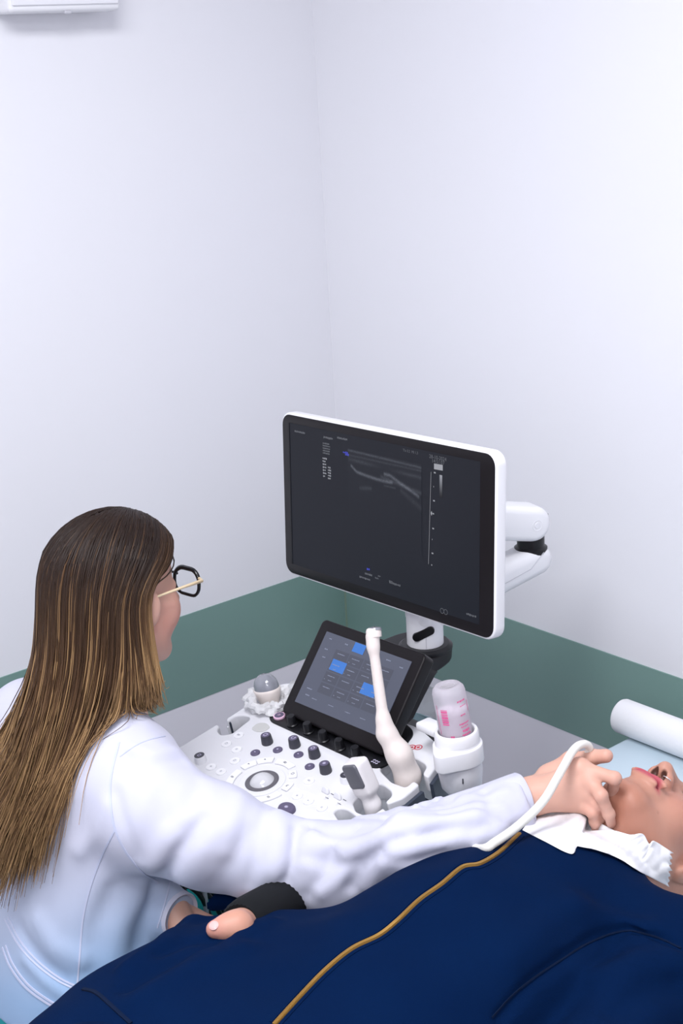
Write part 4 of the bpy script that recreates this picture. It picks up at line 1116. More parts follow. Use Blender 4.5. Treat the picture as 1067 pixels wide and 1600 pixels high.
for s in (-1, 1):
    bm = bmesh.new(); add_tube(bm, [HM @ Vector(q) for q in ((s * .064, .110, .012), (s * .0755, .104, .012), (s * .0785, .06, .012), (s * .0805, .0, .010), (s * .079, -.015, -.01))], [.0026, .0028, .0022, .0018, .002], 8)
    obj('temple', bm, M['temple'], gl, angle=80)
    bm = plate([[(s * (.036) + x, .002 + y) for x, y in rrect(-.0265, -.0215, .0265, .0205, .0175, 6)]], .0012, HM @ frame((0, .1115, 0), (1, 0, 0), (0, 1, 0)) @ Matrix.Scale(-1, 4, (0, 1, 0)) if False else HM @ Matrix(((1, 0, 0, 0), (0, 0, 1, .111), (0, 1, 0, 0), (0, 0, 0, 1)))); obj('lens', bm, M['glass'], gl)

# -- hair: a dark under-layer and thousands of fine strands draped over head and coat
M['hair'] = mat('hair', (.1, .06, .04), .46, spec=.28, attr=True)
M['hair_in'] = mat('hair_under', (.035, .021, .016), .6)
HRt = HR
def hw_(loc): return A_(*HC) + (np.asarray(loc, 'f') * .95) @ HRt.T
def under(p):
    q = ((p - A_(*HC)) @ HR) / .95; ax = q.copy(); ax[:, 0] = np.abs(q[:, 0])
    d = ell(q, (0, -.018, .030), (.080, .104, .095))
    d = smin(d, rc(ax, (.045, -.055, .01), (.05, -.075, -.12), .035, .022), .03)
    d = smax(d, (q[:, 1] + .016 - 1.15 * np.maximum(q[:, 2], 0)) * .7, .008)
    return d * .95
hair = skin_obj('hair', under, (-1.22, -.86, 1.0), (-.88, -.56, 1.38), .005, M['hair_in'], son, None, 2)
def push(p):
    """keep strands outside head and coat"""
    for _ in range(2):
        for f, mrg in ((lambda q: head(q, HC, HR), .004), (coat_base, .007)):
            d = f(p); m = d < mrg
            if m.any():
                q = p[m]; e = .003; g = np.stack([f(q + A_(*v)) - d[m] for v in ((e, 0, 0), (0, e, 0), (0, 0, e))], 1)
                g /= np.maximum(np.linalg.norm(g, axis=1, keepdims=True), 1e-6); p[m] = q + g * (mrg - d[m])[:, None]
    return p
rs = np.random.RandomState(11)
NS, NP = 6500, 26
NL = 620
lock_phi = np.sort(rs.uniform(-1, 1, NL)); 
lk = rs.randint(0, NL, NS)
sgn = np.where(rs.rand(NS) < .66, 1., -1.)
ph = np.abs(lock_phi[lk]); phi = R_(94) + ph * (R_(194) - R_(94)) + rs.normal(0, .025, NS)
lock_sh = rs.normal(0, 1, NL)[lk]; lock_len = rs.normal(0, .026, NL)[lk]
layer = rs.rand(NS) ** .8
cen = A_(0, -.018, .028); rad = np.stack([.077 + .014 * layer, .102 + .024 * layer, .094 + .015 * layer], 1)
tpart = np.clip((phi - R_(94)) / R_(86), 0, 1)
root = np.stack([sgn * (.002 + .010 * rs.rand(NS)), .078 - .135 * tpart ** .9 + rs.normal(0, .006, NS), np.zeros(NS)], 1)
rd = (root - cen) / rad; rd[:, 2] = np.sqrt(np.clip(1 - rd[:, 0] ** 2 - rd[:, 1] ** 2, .05, 1)); rd /= np.linalg.norm(rd, axis=1, keepdims=True)
ed = np.stack([sgn * np.sin(phi), np.cos(phi), -.03 + .0 * phi], 1); ed /= np.linalg.norm(ed, axis=1, keepdims=True)
om = np.arccos(np.clip((rd * ed).sum(1), -1, 1))
pts = np.zeros((NS, NP, 3), 'f')
n1 = 10
for i in range(n1):
    t = i / (n1 - 1); w = (np.sin((1 - t) * om)[:, None] * rd + np.sin(t * om)[:, None] * ed) / np.sin(om)[:, None]
    pts[:, i] = hw_(cen + w * rad)
E_ = pts[:, n1 - 1].copy()
# where the tips end: front strands before the shoulder, back strands down the back
fr = (np.clip((R_(120) - phi) / R_(12), 0, 1) ** .7)[:, None]
lat = sgn * np.sin(phi)
backT = np.stack([-1.205 + .0 * phi - .06 * (1 - np.abs(lat)), HC[1] - lat * np.where(lat > 0, .060, .105) + .004 + .012 * lock_sh + .012 * rs.randn(NS), .865 + lock_len + .05 * np.abs(lat) + .035 * rs.rand(NS)], 1)
frontT = np.stack([E_[:, 0] + .006 + .006 * rs.randn(NS), E_[:, 1] + .014 * sgn, 1.060 + .045 * rs.rand(NS) + .3 * lock_len], 1)
tip = frontT * fr + backT * (1 - fr)
for i in range(n1, NP):
    t = (i - n1 + 1) / (NP - n1); z = t
    ctrl = E_ + A_(-.006, 0, -.17)
    q = (1 - t) ** 2 * E_ + 2 * t * (1 - t) * ctrl + t * t * tip
    wave = .0035 * np.sin(7 * t + lock_sh * 2)[:, None] * np.stack([np.ones(NS), sgn, np.zeros(NS)], 1) * t
    pts[:, i] = q + wave + rs.normal(0, .0009, (NS, 3)) * t
flat_ = pts[:, 2:].reshape(-1, 3).copy(); pts[:, 2:] = push(flat_).reshape(NS, NP - 2, 3)
for _ in range(4): pts[:, n1:-1] = .5 * pts[:, n1:-1] + .25 * (pts[:, n1 - 1:-2] + pts[:, n1 + 1:])
pts[:, -1] = 2 * pts[:, -2] - pts[:, -3]
for _ in range(3): pts[:, n1 - 3:n1 + 3] = .5 * pts[:, n1 - 3:n1 + 3] + .25 * (pts[:, n1 - 4:n1 + 2] + pts[:, n1 - 2:n1 + 4])
lo_ = (layer * .009)[:, None]
tt = np.linspace(0, 1, NP)
for k in range(n1, NP):       # give the draped hair some thickness
    away = pts[:, k] - A_(-1.04, HC[1], 0); away[:, 2] = 0; away /= np.maximum(np.linalg.norm(away, axis=1, keepdims=True), 1e-4)
    pts[:, k] += away * lo_ * 1.2 * min(1, ((k - n1 + 1) / 9)) ** 1.5
lock_tone = rs.rand(NL) ** 2.0; tone = np.clip(lock_tone[lk] + rs.normal(0, .14, NS), 0, 1)
dark = A_(.020, .0115, .009); midc = A_(.105, .055, .027); gold = A_(.42, .255, .12)
g = np.clip((tt[None] - .22 + .22 * (tone[:, None] > .72)) / .60, 0, 1)
front_l = np.clip(1 - (phi - R_(92)) / R_(12), 0, 1)[:, None] * (sgn > 0)[:, None]
g = np.clip(g ** 1.2 * (.52 + .75 * tone[:, None]) + .55 * front_l * np.clip(tt[None] * 2.2, 0, 1), 0, 1)
colr = np.where(g[..., None] < .5, dark + (midc - dark) * (g[..., None] * 2), midc + (gold - midc) * (g[..., None] * 2 - 1))
side = rs.normal(size=(NS, 3)); SEG = 3
Vs = np.zeros((NS, NP, SEG, 3), 'f'); tang = np.gradient(pts, axis=1); tang /= np.maximum(np.linalg.norm(tang, axis=2, keepdims=True), 1e-6)
a_ = side[:, None] - tang * (side[:, None] * tang).sum(-1, keepdims=True); a_ /= np.linalg.norm(a_, axis=2, keepdims=True); b_ = np.cross(tang, a_)
rr_ = (.00095 * (1 - .72 * tt ** 3))[None, :, None] * (.8 + .5 * rs.rand(NS))[:, None, None]
for k in range(SEG):
    an = 2 * math.pi * k / SEG; Vs[:, :, k] = pts + rr_ * (math.cos(an) * a_ + math.sin(an) * b_)
ii = np.arange(NS * NP * SEG).reshape(NS, NP, SEG)
Fs = np.concatenate([np.stack([ii[:, :-1, k], ii[:, :-1, (k + 1) % SEG], ii[:, 1:, (k + 1) % SEG], ii[:, 1:, k]], -1).reshape(-1, 4) for k in range(SEG)])
me = mesh_np('hair_strands', Vs.reshape(-1, 3), Fs); setcol(me, np.repeat(colr[:, :, None], SEG, 2).reshape(-1, 3))
hs = obj('hair_strands', me, M['hair'], hair, angle=180); hs['kind'] = 'stuff'
# ------------------------------------------------------------------ examination table
ZT = 0.755
tab = thing('exam_table', 'padded examination table with a pale blue cover under the lying patient', 'table', (-1.15, -1.32, 0))
tx0, tx1, ty0, ty1 = -2.02, -.10, -1.66, -.952
M['vinyl'] = mat('pale_blue_cover', (.60, .72, .80), .55, bump=(60, .12, .003), noise=(5, (.57, .70, .79), .7))
bm = bmesh.new(); add_box(bm, (tx1 - tx0, ty1 - ty0, .075), Matrix.Translation(((tx0 + tx1) / 2, (ty0 + ty1) / 2, ZT - .0375)), .012, 3); obj('mattress', bm, M['vinyl'], tab)
bm = bmesh.new(); add_box(bm, (tx1 - tx0 - .06, ty1 - ty0 - .06, .05), Matrix.Translation(((tx0 + tx1) / 2, (ty0 + ty1) / 2, ZT - .10)), .005, 1); obj('frame', bm, M['white_m'], tab)
bm = bmesh.new(); add_box(bm, (.045, .045, ZT - .12), None, .006, 1); meL = bpy.data.meshes.new('leg'); bm.to_mesh(meL); bm.free(); leg0 = None
for x in (tx0 + .10, tx1 - .10):
    for y in (ty0 + .07, ty1 - .07):
        Mx_ = Matrix.Translation((x, y, (ZT - .12) / 2))
        if leg0 is None: leg0 = obj('leg', meL, M['white_m'], tab, Mx_)
        else: copy(leg0, tab, Mx_)
# roll of paper at the head end
rl = PZ(972, 1113, ZT + .034)
rr0 = Vector((-.205, rl.y, ZT + .0345)); ry1 = -1.60
rr0 = PZ(969, 1117, ZT + .0325)
roll = thing('paper_roll', 'white roll of couch paper lying across the head end of the table', 'paper roll', (rr0.x, (rr0.y + ry1) / 2, ZT))
bm = bmesh.new(); Lr = rr0.y - ry1
add_lathe(bm, [(.012, .0), (.028, .0), (.0305, .002), (.032, .006), (.032, Lr - .004), (.030, Lr), (.012, Lr), (.012, 0)], 40, frame(rr0, (1, 0, 0), (0, -1, 0)), cap=False); obj('roll', bm, M['paper'], roll)
bm = bmesh.new(); q = [Vector((rr0.x - .032 * math.sin(R_(a)), 0, rr0.z - .032 * math.cos(R_(a)))) for a in (0, 12, 24, 36)]
pts_ = q + [] 
rows = [[bm.verts.new((p_.x + (.0 if i else .012), y_, p_.z + .0006)) for y_ in (rr0.y - .01, ry1 + .01)] for i, p_ in enumerate(q)]
for a_, b_ in zip(rows[:-1], rows[1:]): bm.faces.new((a_[0], a_[1], b_[1], b_[0]))
obj('loose_end', bm, M['paper'], roll)

# ------------------------------------------------------------------ patient
pat = thing('person', 'patient in a navy zipped jacket lying face up with a nose ring', 'person', (-1.0, -1.325, ZT))
a15 = R_(23)
PR = head_axes((math.sin(a15), -.07, math.cos(a15)), (math.cos(a15), -.03, -math.sin(a15)))
LIP = P(1011, 1215, 1.985)
PC = tuple((A_(*LIP) - A_(0, .100, -.069) @ PR.T).tolist())
def pat_body(p):
    d = local(p, PC, .16, lambda q: head(q, PC, PR, 1.0, .005))
    h = A_(*PC); n0 = tuple((h + A_(0, -.025, -.06) @ PR.T).tolist())
    d = smin(d, rc(p, n0, (-.735, -1.325, .845), .060, .062), .03)
    d = smin(d, ell(p, (-.86, -1.325, .845), (.20, .15, .085)), .06)
    d = smin(d, rc(p, (-.74, -1.17, .85), (-.74, -1.48, .85), .045, .045), .05)
    d = smin(d, rc(p, (-.9, -1.325, .84), (-1.38, -1.325, .835), .09, .09), .05)
    d = smin(d, chain(p, [(-.735, -1.50, .85), (-1.0, -1.555, .83), (-1.24, -1.50, .83)], [.042, .034, .024], .02), .03)
    d = smin(d, chain(p, [(-.735, -1.15, .84), (-.90, -1.065, .80), RWR], [.042, .036, .026], .02), .03)
    d = smin(d, local(p, RWR, .16, pat_hand), .012)
    # left hand by the hip
    d = smin(d, rc(p, (-1.24, -1.50, .83), (-1.31, -1.49, .825), .022, .022), .02)
    for k in range(4): d = smin(d, chain(p, [(-1.31, -1.465 - .018 * k, .83), (-1.36, -1.455 - .018 * k, .83), (-1.39 + .006 * abs(k - 1), -1.452 - .018 * k, .815)], [.010, .0085, .007], .003), .004)
    d = smin(d, chain(p, [(-1.27, -1.475, .84), (-1.31, -1.445, .85), (-1.335, -1.435, .85)], [.013, .011, .0085], .004), .008)
    for s in (-1, 1):
        y = -1.325 + s * .10
        d = smin(d, chain(p, [(-1.38, y, .83), (-1.80, y + s * .01, .83), (-1.98, y, .82)], [.08, .058, .05], .04), .04)
    return d
RWR = tuple(P(400, 1436, 1.955)); RTH = [P(372, 1436, 1.945), P(350, 1441, 1.93), P(335, 1444, 1.92)]
def pat_hand(p):
    d = chain(p, [RWR, tuple(RTH[0])], [.026, .020], .01)
    d = smin(d, chain(p, [tuple(q) for q in RTH], [.0175, .0145, .0115], .005), .012)
    b = A_(*RTH[0])
    for k in range(4):
        o = A_(-.004 * k, -.002 - .003 * k, -.020 - .014 * k); e = b + o
        d = smin(d, chain(p, [tuple(e), tuple(e + A_(-.040, .006, -.006)), tuple(e + A_(-.062, .004, -.022))], [.0105, .009, .0075], .003), .004)
    return d
def pat_col(V):
    C = face_col(V, PC, PR, (.54, .275, .20), (.47, .085, .115), 1.0, .005)
    q = hloc(V, PC, PR, 1.0)
    w = .9 * np.clip((-q[:, 2] - .075) / .06, 0, 1) * (V[:, 0] > -.95); C = C * (1 - w[:, None]) + A_(.38, .155, .102) * w[:, None]      # warmer, darker throat
    w = .5 * np.exp(-((V - A_(*RTH[2])) ** 2).sum(1) / .016 ** 2); C = C * (1 - w[:, None]) + A_(.66, .27, .25) * w[:, None]
    for sp in ((-.042, .066, -.082), (-.060, .035, -.10), (-.030, .07, -.106)):        # two or three small moles
        w = .55 * np.exp(-((q - A_(*sp)) ** 2).sum(1) / .0022 ** 2); C = C * (1 - w[:, None]) + A_(.25, .10, .07) * w[:, None]
    return C
PYC = -1.325
def jacket_base(p):
    d = ell(p, (-.93, PYC - .008, .845), (.27, .172, .135))
    d = smin(d, ell(p, (-1.17, PYC + .01, .825), (.28, .20, .108)), .06)
    d = smin(d, ell(p, (-1.32, PYC + .03, .825), (.20, .225, .100)), .06)
    d = smin(d, ell(p, (-1.24, -1.165, .80), (.30, .165, .125)), .05)
    d = smin(d, rc(p, tuple(P(300, 1478, 1.93)), tuple(P(420, 1468, 1.93)), .034, .034), .05)
    d = smin(d, rc(p, tuple(P(288, 1412, 2.03)), tuple(P(362, 1404, 2.02)), .013, .015), .01)
    d = smin(d, rc(p, (-.735, -1.16, .855), (-.735, -1.50, .855), .072, .072), .05)
    d = smin(d, rc(p, (-.72, PYC, .865), (-.78, PYC, .865), .082, .09), .04)
    la_ = chain(p, [(-.735, -1.51, .855), (-1.0, -1.565, .835), (-1.235, -1.505, .835)], [.070, .062, .046], .02)
    d = smin(d, la_, .022)
    ra_ = chain(p, [(-.735, -1.15, .85), (-.90, -1.065, .805), tuple(A_(*RWR) + A_(.06, .01, -.006))], [.068, .054, .042], .02)
    d = smin(d, ra_, .022)
    return d
_t = trace(jacket_base, [(370, 1448), (350, 1450), (336, 1452)]); _r = [Vector(q.tolist()) for q in _t]
RTH = [q - (q - CAM).normalized() * o_ for q, o_ in zip(_r, (.006, .012, .014))]
pbody = skin_obj('body', pat_body, (-2.06, -1.64, .735), (-.36, -.98, 1.03), .0024, M['skin_b'], pat, pat_col, 1)
pbt = bvh(pbody)
c, nn, _ = hit(pbt, 334, 1446)
if c is None: c, nn = RTH[2] + Vector((0, 0, .01)), Vector((-.5, -.5, .7))
bm = bmesh.new(); add_lathe(bm, [(.0062, -.0012), (.0062, .0003), (.004, .0012), (0, .0016)], 20, frame(c, RTH[2] - RTH[1], nn), cap=False); obj('thumb_nail', bm, M['nail'], pat)
M['hair_p'] = mat('patient_hair', (.03, .016, .010), .6, bump=(200, .6, .004))
def phair(p):
    q = ((p - A_(*PC)) @ PR) / .95; d = ell(q, (0, -.026, .045), (.084, .103, .093))
    return smax(smax(d, -ell(q, (0, .125, -.05), (.080, .075, .115)), .01) * .95, ZT + .004 - p[:, 2], .004)
skin_obj('hair', phair, (-.55, -1.46, .745), (-.36, -1.18, .97), .006, M['hair_p'], pat, None, 1)
# nose ring
def ploc(v): return Vector((A_(*PC) + A_(*v) @ PR.T).tolist())
bm = bmesh.new(); ng = ploc((-.0150, .106, -.0455)); xd = (ploc((1, 0, 0)) - ploc((0, 0, 0))).normalized(); yd = (ploc((0, 1, 0)) - ploc((0, 0, 0))).normalized(); zd = (ploc((0, 0, 1)) - ploc((0, 0, 0))).normalized()
add_tube(bm, [ng + .0062 * (math.cos(R_(t)) * xd + math.sin(R_(t)) * (-zd * .75 + yd * .4)) for t in range(-20, 325, 15)], .0009, 6)
M['steel'] = mat('polished_steel', (.85, .85, .87), .15, metal=1.0); obj('nose_ring', bm, M['steel'], pat, angle=180)

# -- jacket
JF = []
def J_(pix, w, amp): JF.append((trace(jacket_base, pix), w, amp))
J_([(300, 1440), (255, 1475), (200, 1512)], .014, .007); J_([(330, 1475), (270, 1500), (200, 1540)], .013, -.005); J_([(380, 1480), (300, 1515), (220, 1560)], .016, .005)
J_([(420, 1440), (360, 1470), (310, 1490)], .014, .004); J_([(350, 1462), (290, 1470), (250, 1490)], .010, -.004)
J_([(905, 1420), (960, 1440), (1010, 1450)], .016, .004); J_([(880, 1500), (925, 1468), (980, 1452), (1062, 1480)], .007, -.006); J_([(780, 1590), (830, 1535), (880, 1498)], .007, -.005)
J_([(940, 1530), (1000, 1500), (1060, 1500)], .018, .006); J_([(960, 1580), (1010, 1545), (1060, 1540)], .014, -.006); J_([(900, 1410), (850, 1450), (800, 1500)], .02, .004)
J_([(760, 1330), (700, 1385), (630, 1440)], .022, .002)
NK = ploc((0, -.01, -.10))
def jacket_sdf(p):
    d = jacket_base(p); near = np.abs(d) < .03
    if near.any():
        q = p[near]; a = np.zeros(len(q), 'f')
        for pts, w, amp in JF: a += fold(q, pts, w, amp * 1.9)
        a += .0022 * wav(q, (24, 14, -15)) * wav(q, (-12, 26, 25), .6) + .0008 * wav(q, (60, 42, 10), 2.)
        d[near] -= a
    nk = rc(p, tuple(ploc((0, -.03, -.06))), (-.70, PYC, .88), .068, .066)
    d = smax(d, -nk, .006)
    d = smax(d, p[:, 0] * .93 - p[:, 1] * .0 - (-1.425) * .93 if False else (-1.43 - p[:, 0]), .006)
    w_ = A_(*RWR); fd = A_(-.16, -.02, .03) / np.linalg.norm(A_(-.16, -.02, .03))
    return d
jacket = skin_obj('jacket', jacket_sdf, (-1.48, -1.66, .735), (-.60, -.98, 1.02), .0045, M['navy'], pat, None, 1)
def trou(p):
    d = ell(p, (-1.44, PYC + .05, .82), (.19, .245, .100))
    for s in (-1, 1):
        y = PYC + s * .10
        d = smin(d, chain(p, [(-1.40, y, .835), (-1.80, y + s * .01, .83), (-1.98, y, .815)], [.098, .074, .060], .04), .05)
    return smax(d, -2.0 - p[:, 0], .004)
skin_obj('trousers', trou, (-2.06, -1.64, .735), (-1.22, -.98, .98), .007, M['navy'], pat, None, 2)
jt = bvh(jacket)
def hits(tree, pix, n, off):
    return on_surface(tree, pix, n, off)
zpix = [(428, 1602), (470, 1556), (510, 1515), (550, 1483), (592, 1462), (620, 1440), (655, 1407), (690, 1382), (722, 1356), (750, 1350), (780, 1332), (812, 1303)]
zp = hits(jt, zpix, 150, .0006)
bm = bmesh.new(); ribbon(bm, zp, .0054, .0012); zipo = obj('zip_tape', bm, M['gold'], pat, angle=60)
bm = bmesh.new()
for i in range(0, len(zp) - 1):
    for k in (.25, .75):
        c = zp[i][0].lerp(zp[i + 1][0], k); t = (zp[i + 1][0] - zp[i][0]).normalized(); n_ = zp[i][1]
        add_box(bm, (.0011, .0042, .0013), frame(c + n_ * .0016, t, n_))
zt = obj('zip_teeth', bm, M['gold'], zipo, sm=False); zt['kind'] = 'stuff'
for off in (-7, 7):
    pth = hits(jt, [(x + off * .75, y + off * .65) for x, y in zpix], 60, .0)
    bm = bmesh.new(); ribbon(bm, pth, .0035, .0010); obj('zip_placket', bm, M['navy'], jacket, angle=60)
seam(jt, [(768, 1590), (800, 1555), (838, 1525), (876, 1500), (920, 1473), (972, 1455), (1020, 1462), (1064, 1482)], .0024, .0012, M['navy_seam'], jacket)
seam(jt, [(130, 1546), (150, 1552), (172, 1570), (205, 1600)], .005, .002, M['navy_seam'], jacket, 'hem')
# black ribbed cuff of the right sleeve
b0 = A_(*RWR) + A_(.10, .016, -.012); cw = A_(*RWR) * .30 + A_(*RTH[0]) * .70; bm = bmesh.new()
Mf = frame(Vector(cw.tolist()), Vector((0, 0, 1)), Vector((b0 - cw).tolist())); Lc = float(np.linalg.norm(b0 - cw)); n = 60
vs = add_lathe(bm, [(.022, -.008), (.027, -.010), (.030, -.004), (.033, .02), (.038, Lc), (.03, Lc + .01)], n, Mf, cap=False)
for v in vs:
    l = Mf.inverted() @ v.co; a_ = math.atan2(l.y, l.x); k = 1 + .02 * math.cos(30 * a_); v.co = Mf @ Vector((l.x * k, l.y * k, l.z))
obj('sleeve_cuff', bm, M['ribblack'], jacket, angle=70)

# ------------------------------------------------------------------ paper towels tucked round the neck
class Two:
    def __init__(s, *t): s.t = t
    def ray_cast(s, o, d):
        best = (None, None, None, 1e9)
        for q in s.t:
            r = q.ray_cast(o, d)
            if r[0] is not None and r[3] < best[3]: best = r
        return best
surf = Two(jt, pbt)
def towel(name, label, top, bot, lift, seed, nu=70, nv=22, zig=0):
    a, b = bez([(x, y, 0) for x, y in top], nu), bez([(x, y, 0) for x, y in bot], nu); r_ = random.Random(seed); V = []; k = []
    g = [[None] * (nv + 1) for _ in range(nu + 1)]
    for i in range(nu + 1):
        for j in range(nv + 1):
            q = a[i].lerp(b[i], j / nv); c, nn, dd = hit(surf, q.x, q.y)
            g[i][j] = dd
    D = np.array([[np.nan if x is None else x for x in r] for r in g]); bad = np.isnan(D); m = np.nanmax(D); D = np.where(bad, m, D)
    for i in range(nu + 1):
        ok = np.where(~bad[i])[0]
        if len(ok) and ok[0] > 0:
            for j in range(ok[0]): D[i, j] = 2.066 + (D[i, ok[0]] - 2.066) * (j / ok[0])
    bad[:] = bad & False
    for _ in range(10):
        Dp = np.pad(D, 1, 'edge'); D2 = (Dp[:-2, 1:-1] + Dp[2:, 1:-1] + Dp[1:-1, :-2] + Dp[1:-1, 2:]) / 4; D = np.minimum(D, .3 * D + .7 * D2)
    V = []
    for i in range(nu + 1):
        for j in range(nv + 1):
            q = a[i].lerp(b[i], j / nv); u, v = i / nu * 9, j / nv * 3
            wr_ = .0015 * math.sin(u * 1.3 + v * 1.9 + seed) + .0011 * math.sin(u * 2.7 - v * 2.2 + seed * 2) + .0006 * math.sin(5 * u + 3 * v)
            r = ray(q.x, q.y).normalized(); V.append((CAM + float(D[i, j] - lift - .002 - abs(wr_) * 1.5) * r)[:])
    idx = np.arange((nu + 1) * (nv + 1)).reshape(nu + 1, nv + 1); Fq = np.stack([idx[:-1, :-1], idx[1:, :-1], idx[1:, 1:], idx[:-1, 1:]], -1).reshape(-1, 4)
    me = mesh_np(name, np.array(V), Fq); o = obj(name, me, M['paper'], None, angle=60)
    md = o.modifiers.new('thickness', 'SOLIDIFY'); md.thickness = .0006; md.offset = 0
    tag(o, label, 'paper towel', 'paper towels at the collar'); return o
def zigzag(pts, n, amp):
    q = bez([(x, y, 0) for x, y in pts], n); out = []
    for i, p_ in enumerate(q):
        t = (q[min(i + 1, n)] - q[max(i - 1, 0)]).normalized(); s = amp * (1 if i % 2 else -1) if 0 < i < n else 0
        out.append((p_.x - t.y * s, p_.y + t.x * s))
    return out
towel('paper_towel', 'white paper towel under the hand, its corner hanging over the navy collar', [(834, 1272), (857, 1270), (882, 1264), (907, 1260), (932, 1282), (962, 1299)], [(816, 1297), (850, 1314), (892, 1334), (904, 1320), (935, 1312)], .001, 3)
right_edge = zigzag([(1046, 1329), (1052, 1350), (1043, 1384)], 12, 1.9)
o = towel('paper_towel', 'white paper towel with a serrated end by the bare neck', [(921, 1298), (955, 1297), (984, 1304), (1004, 1303), (1014, 1318), (1022, 1314), (1046, 1329)], [(902, 1322), (935, 1329), (968, 1342), (1000, 1362), (1042, 1384)], .0075, 8)
# serrate its right end
me = o.data; nu, nv = 70, 22
for j in range(nv + 1):
    f = j / nv; tri = abs((f * 6) % 1 - .5) * 2
    v = me.vertices[nu * (nv + 1) + j]; w = me.vertices[(nu - 3) * (nv + 1) + j]; v.co = v.co + (v.co - w.co).normalized() * (.007 * tri)
# ------------------------------------------------------------------ probes and bottle
def zup(a, b): return (Vector(b) - Vector(a)).normalized()
# 1. long endocavity probe standing in the right-hand notch
eb = at(*uv(631, 1208), 0).translation; et = PY(583, 996, eb.y + .066)
ea = Vector(PY(600, 1135, eb.y + .03))
ep = thing('ultrasound_probe', 'long slender cream internal probe standing upright before the touch display', 'probe', tuple(eb))
def endo(p):
    b0, b1, b2 = tuple(eb + Vector((0, 0, -.05))), tuple(PY(624, 1180, eb.y + .004)), tuple(PY(604, 1146, eb.y + .024))
    s0, s1, hd = tuple(PY(599, 1125, eb.y + .030)), tuple(PY(583, 1010, eb.y + .062)), tuple(PY(582, 995, eb.y + .066))
    d = chain(p, [b0, tuple(PY(637, 1212, eb.y - .002)), b1, b2], [.0155, .0170, .0168, .0145], .02)
    d = smin(d, rc(p, b2, s0, .0142, .0098), .012)
    d = smin(d, rc(p, s0, s1, .0092, .0078), .012)
    d = smin(d, rc(p, s1, hd, .0078, .0112), .012)
    return d
skin_obj('probe_body', endo, (eb.x - .12, eb.y - .06, eb.z - .06), (eb.x + .10, eb.y + .14, et.z + .03), .0024, M['beige'], ep, None, 2)
hd_ = PY(584, 991, eb.y + .066); bm = bmesh.new(); vz = zup(PY(583, 1010, eb.y + .062), PY(582, 995, eb.y + .066))
Mh = frame(hd_, RT, vz); add_lathe(bm, [(.0121, -.004), (.0121, .005), (.0105, .0085), (.006, .0105), (0, .011)], 28, Mh, cap=False)
obj('probe_tip', bm, M['beige'], ep, angle=70)
bm = bmesh.new(); add_lathe(bm, [(.0112, .0058), (.0095, .0096), (.0, .0116)], 24, Mh @ Matrix.Translation((.002, 0, .0006)), cap=False); obj('lens_window', bm, M['lens'], ep, angle=70)
bm = bmesh.new(); p_ = PY(592, 1138, eb.y + .03); bmesh.ops.create_icosphere(bm, subdivisions=2, radius=.0022, matrix=Matrix.Translation(p_)); obj('orientation_dot', bm, M['probe_w'], ep, angle=180)
# cable hanging below the deck
bm = bmesh.new(); q = eb + Vector((0, 0, -.05)); add_tube(bm, bez([q, q + Vector((.0, .012, -.08)), q + Vector((.04, .05, -.20)), q + Vector((.10, .08, -.30))], 20), .0042, 8); obj('probe_cable', bm, M['cable'], ep, angle=180)

# 2. linear probe hung in the next notch
lb = at(*uv(582, 1257), 0).translation
lp = thing('ultrasound_probe', 'small white linear probe with a dark grey face hanging at the keyboard front', 'probe', tuple(lb))
l0, l1 = lb + Vector((0, 0, -.03)), PY(566, 1222, lb.y + .012)
fz = zup(lb, PY(566, 1222, lb.y + .012))
def lin(p):
    d = chain(p, [tuple(l0), tuple(lb), tuple(lb.lerp(l1, .8))], [.0115, .0118, .011], .01)
    Ml = frame(PY(564, 1213, lb.y + .014), (-.85, -.10, .15), fz); R_l = np.array(Ml.to_3x3(), 'f'); q = (p - A_(*Ml.translation)) @ R_l
    ax = np.abs(q) - A_(.0085, .0110, .0215); bx = np.linalg.norm(np.maximum(ax, 0), axis=1) + np.minimum(ax.max(1), 0) - .0065
    return smin(d, bx, .012)
skin_obj('probe_body', lin, (lb.x - .07, lb.y - .06, lb.z - .05), (lb.x + .06, lb.y + .08, lb.z + .10), .002, M['probe_w'], lp, None, 2)
Ml = frame(PY(564, 1213, lb.y + .014), (-.85, -.10, .15), fz)
bm = plate([rrect(-.0145, -.0130, .0145, .0275, .006)], .0065, Ml @ frame((.0172, .0, .0), (0, 1, 0), (1, 0, 0)), .0028, 3); obj('probe_face', bm, M['lens_m'], lp, angle=60)
bm = bmesh.new(); bmesh.ops.create_icosphere(bm, subdivisions=2, radius=.0016, matrix=Ml @ Matrix.Translation((.0150, -.002, -.022))); obj('orientation_dot', bm, M['grey_l'], lp, angle=180)
bm = bmesh.new(); add_tube(bm, bez([l0, l0 + Vector((0, .02, -.07)), l0 + Vector((.03, .06, -.18)), l0 + Vector((.09, .09, -.28))], 20), .004, 8); obj('probe_cable', bm, M['cable'], lp, angle=180)

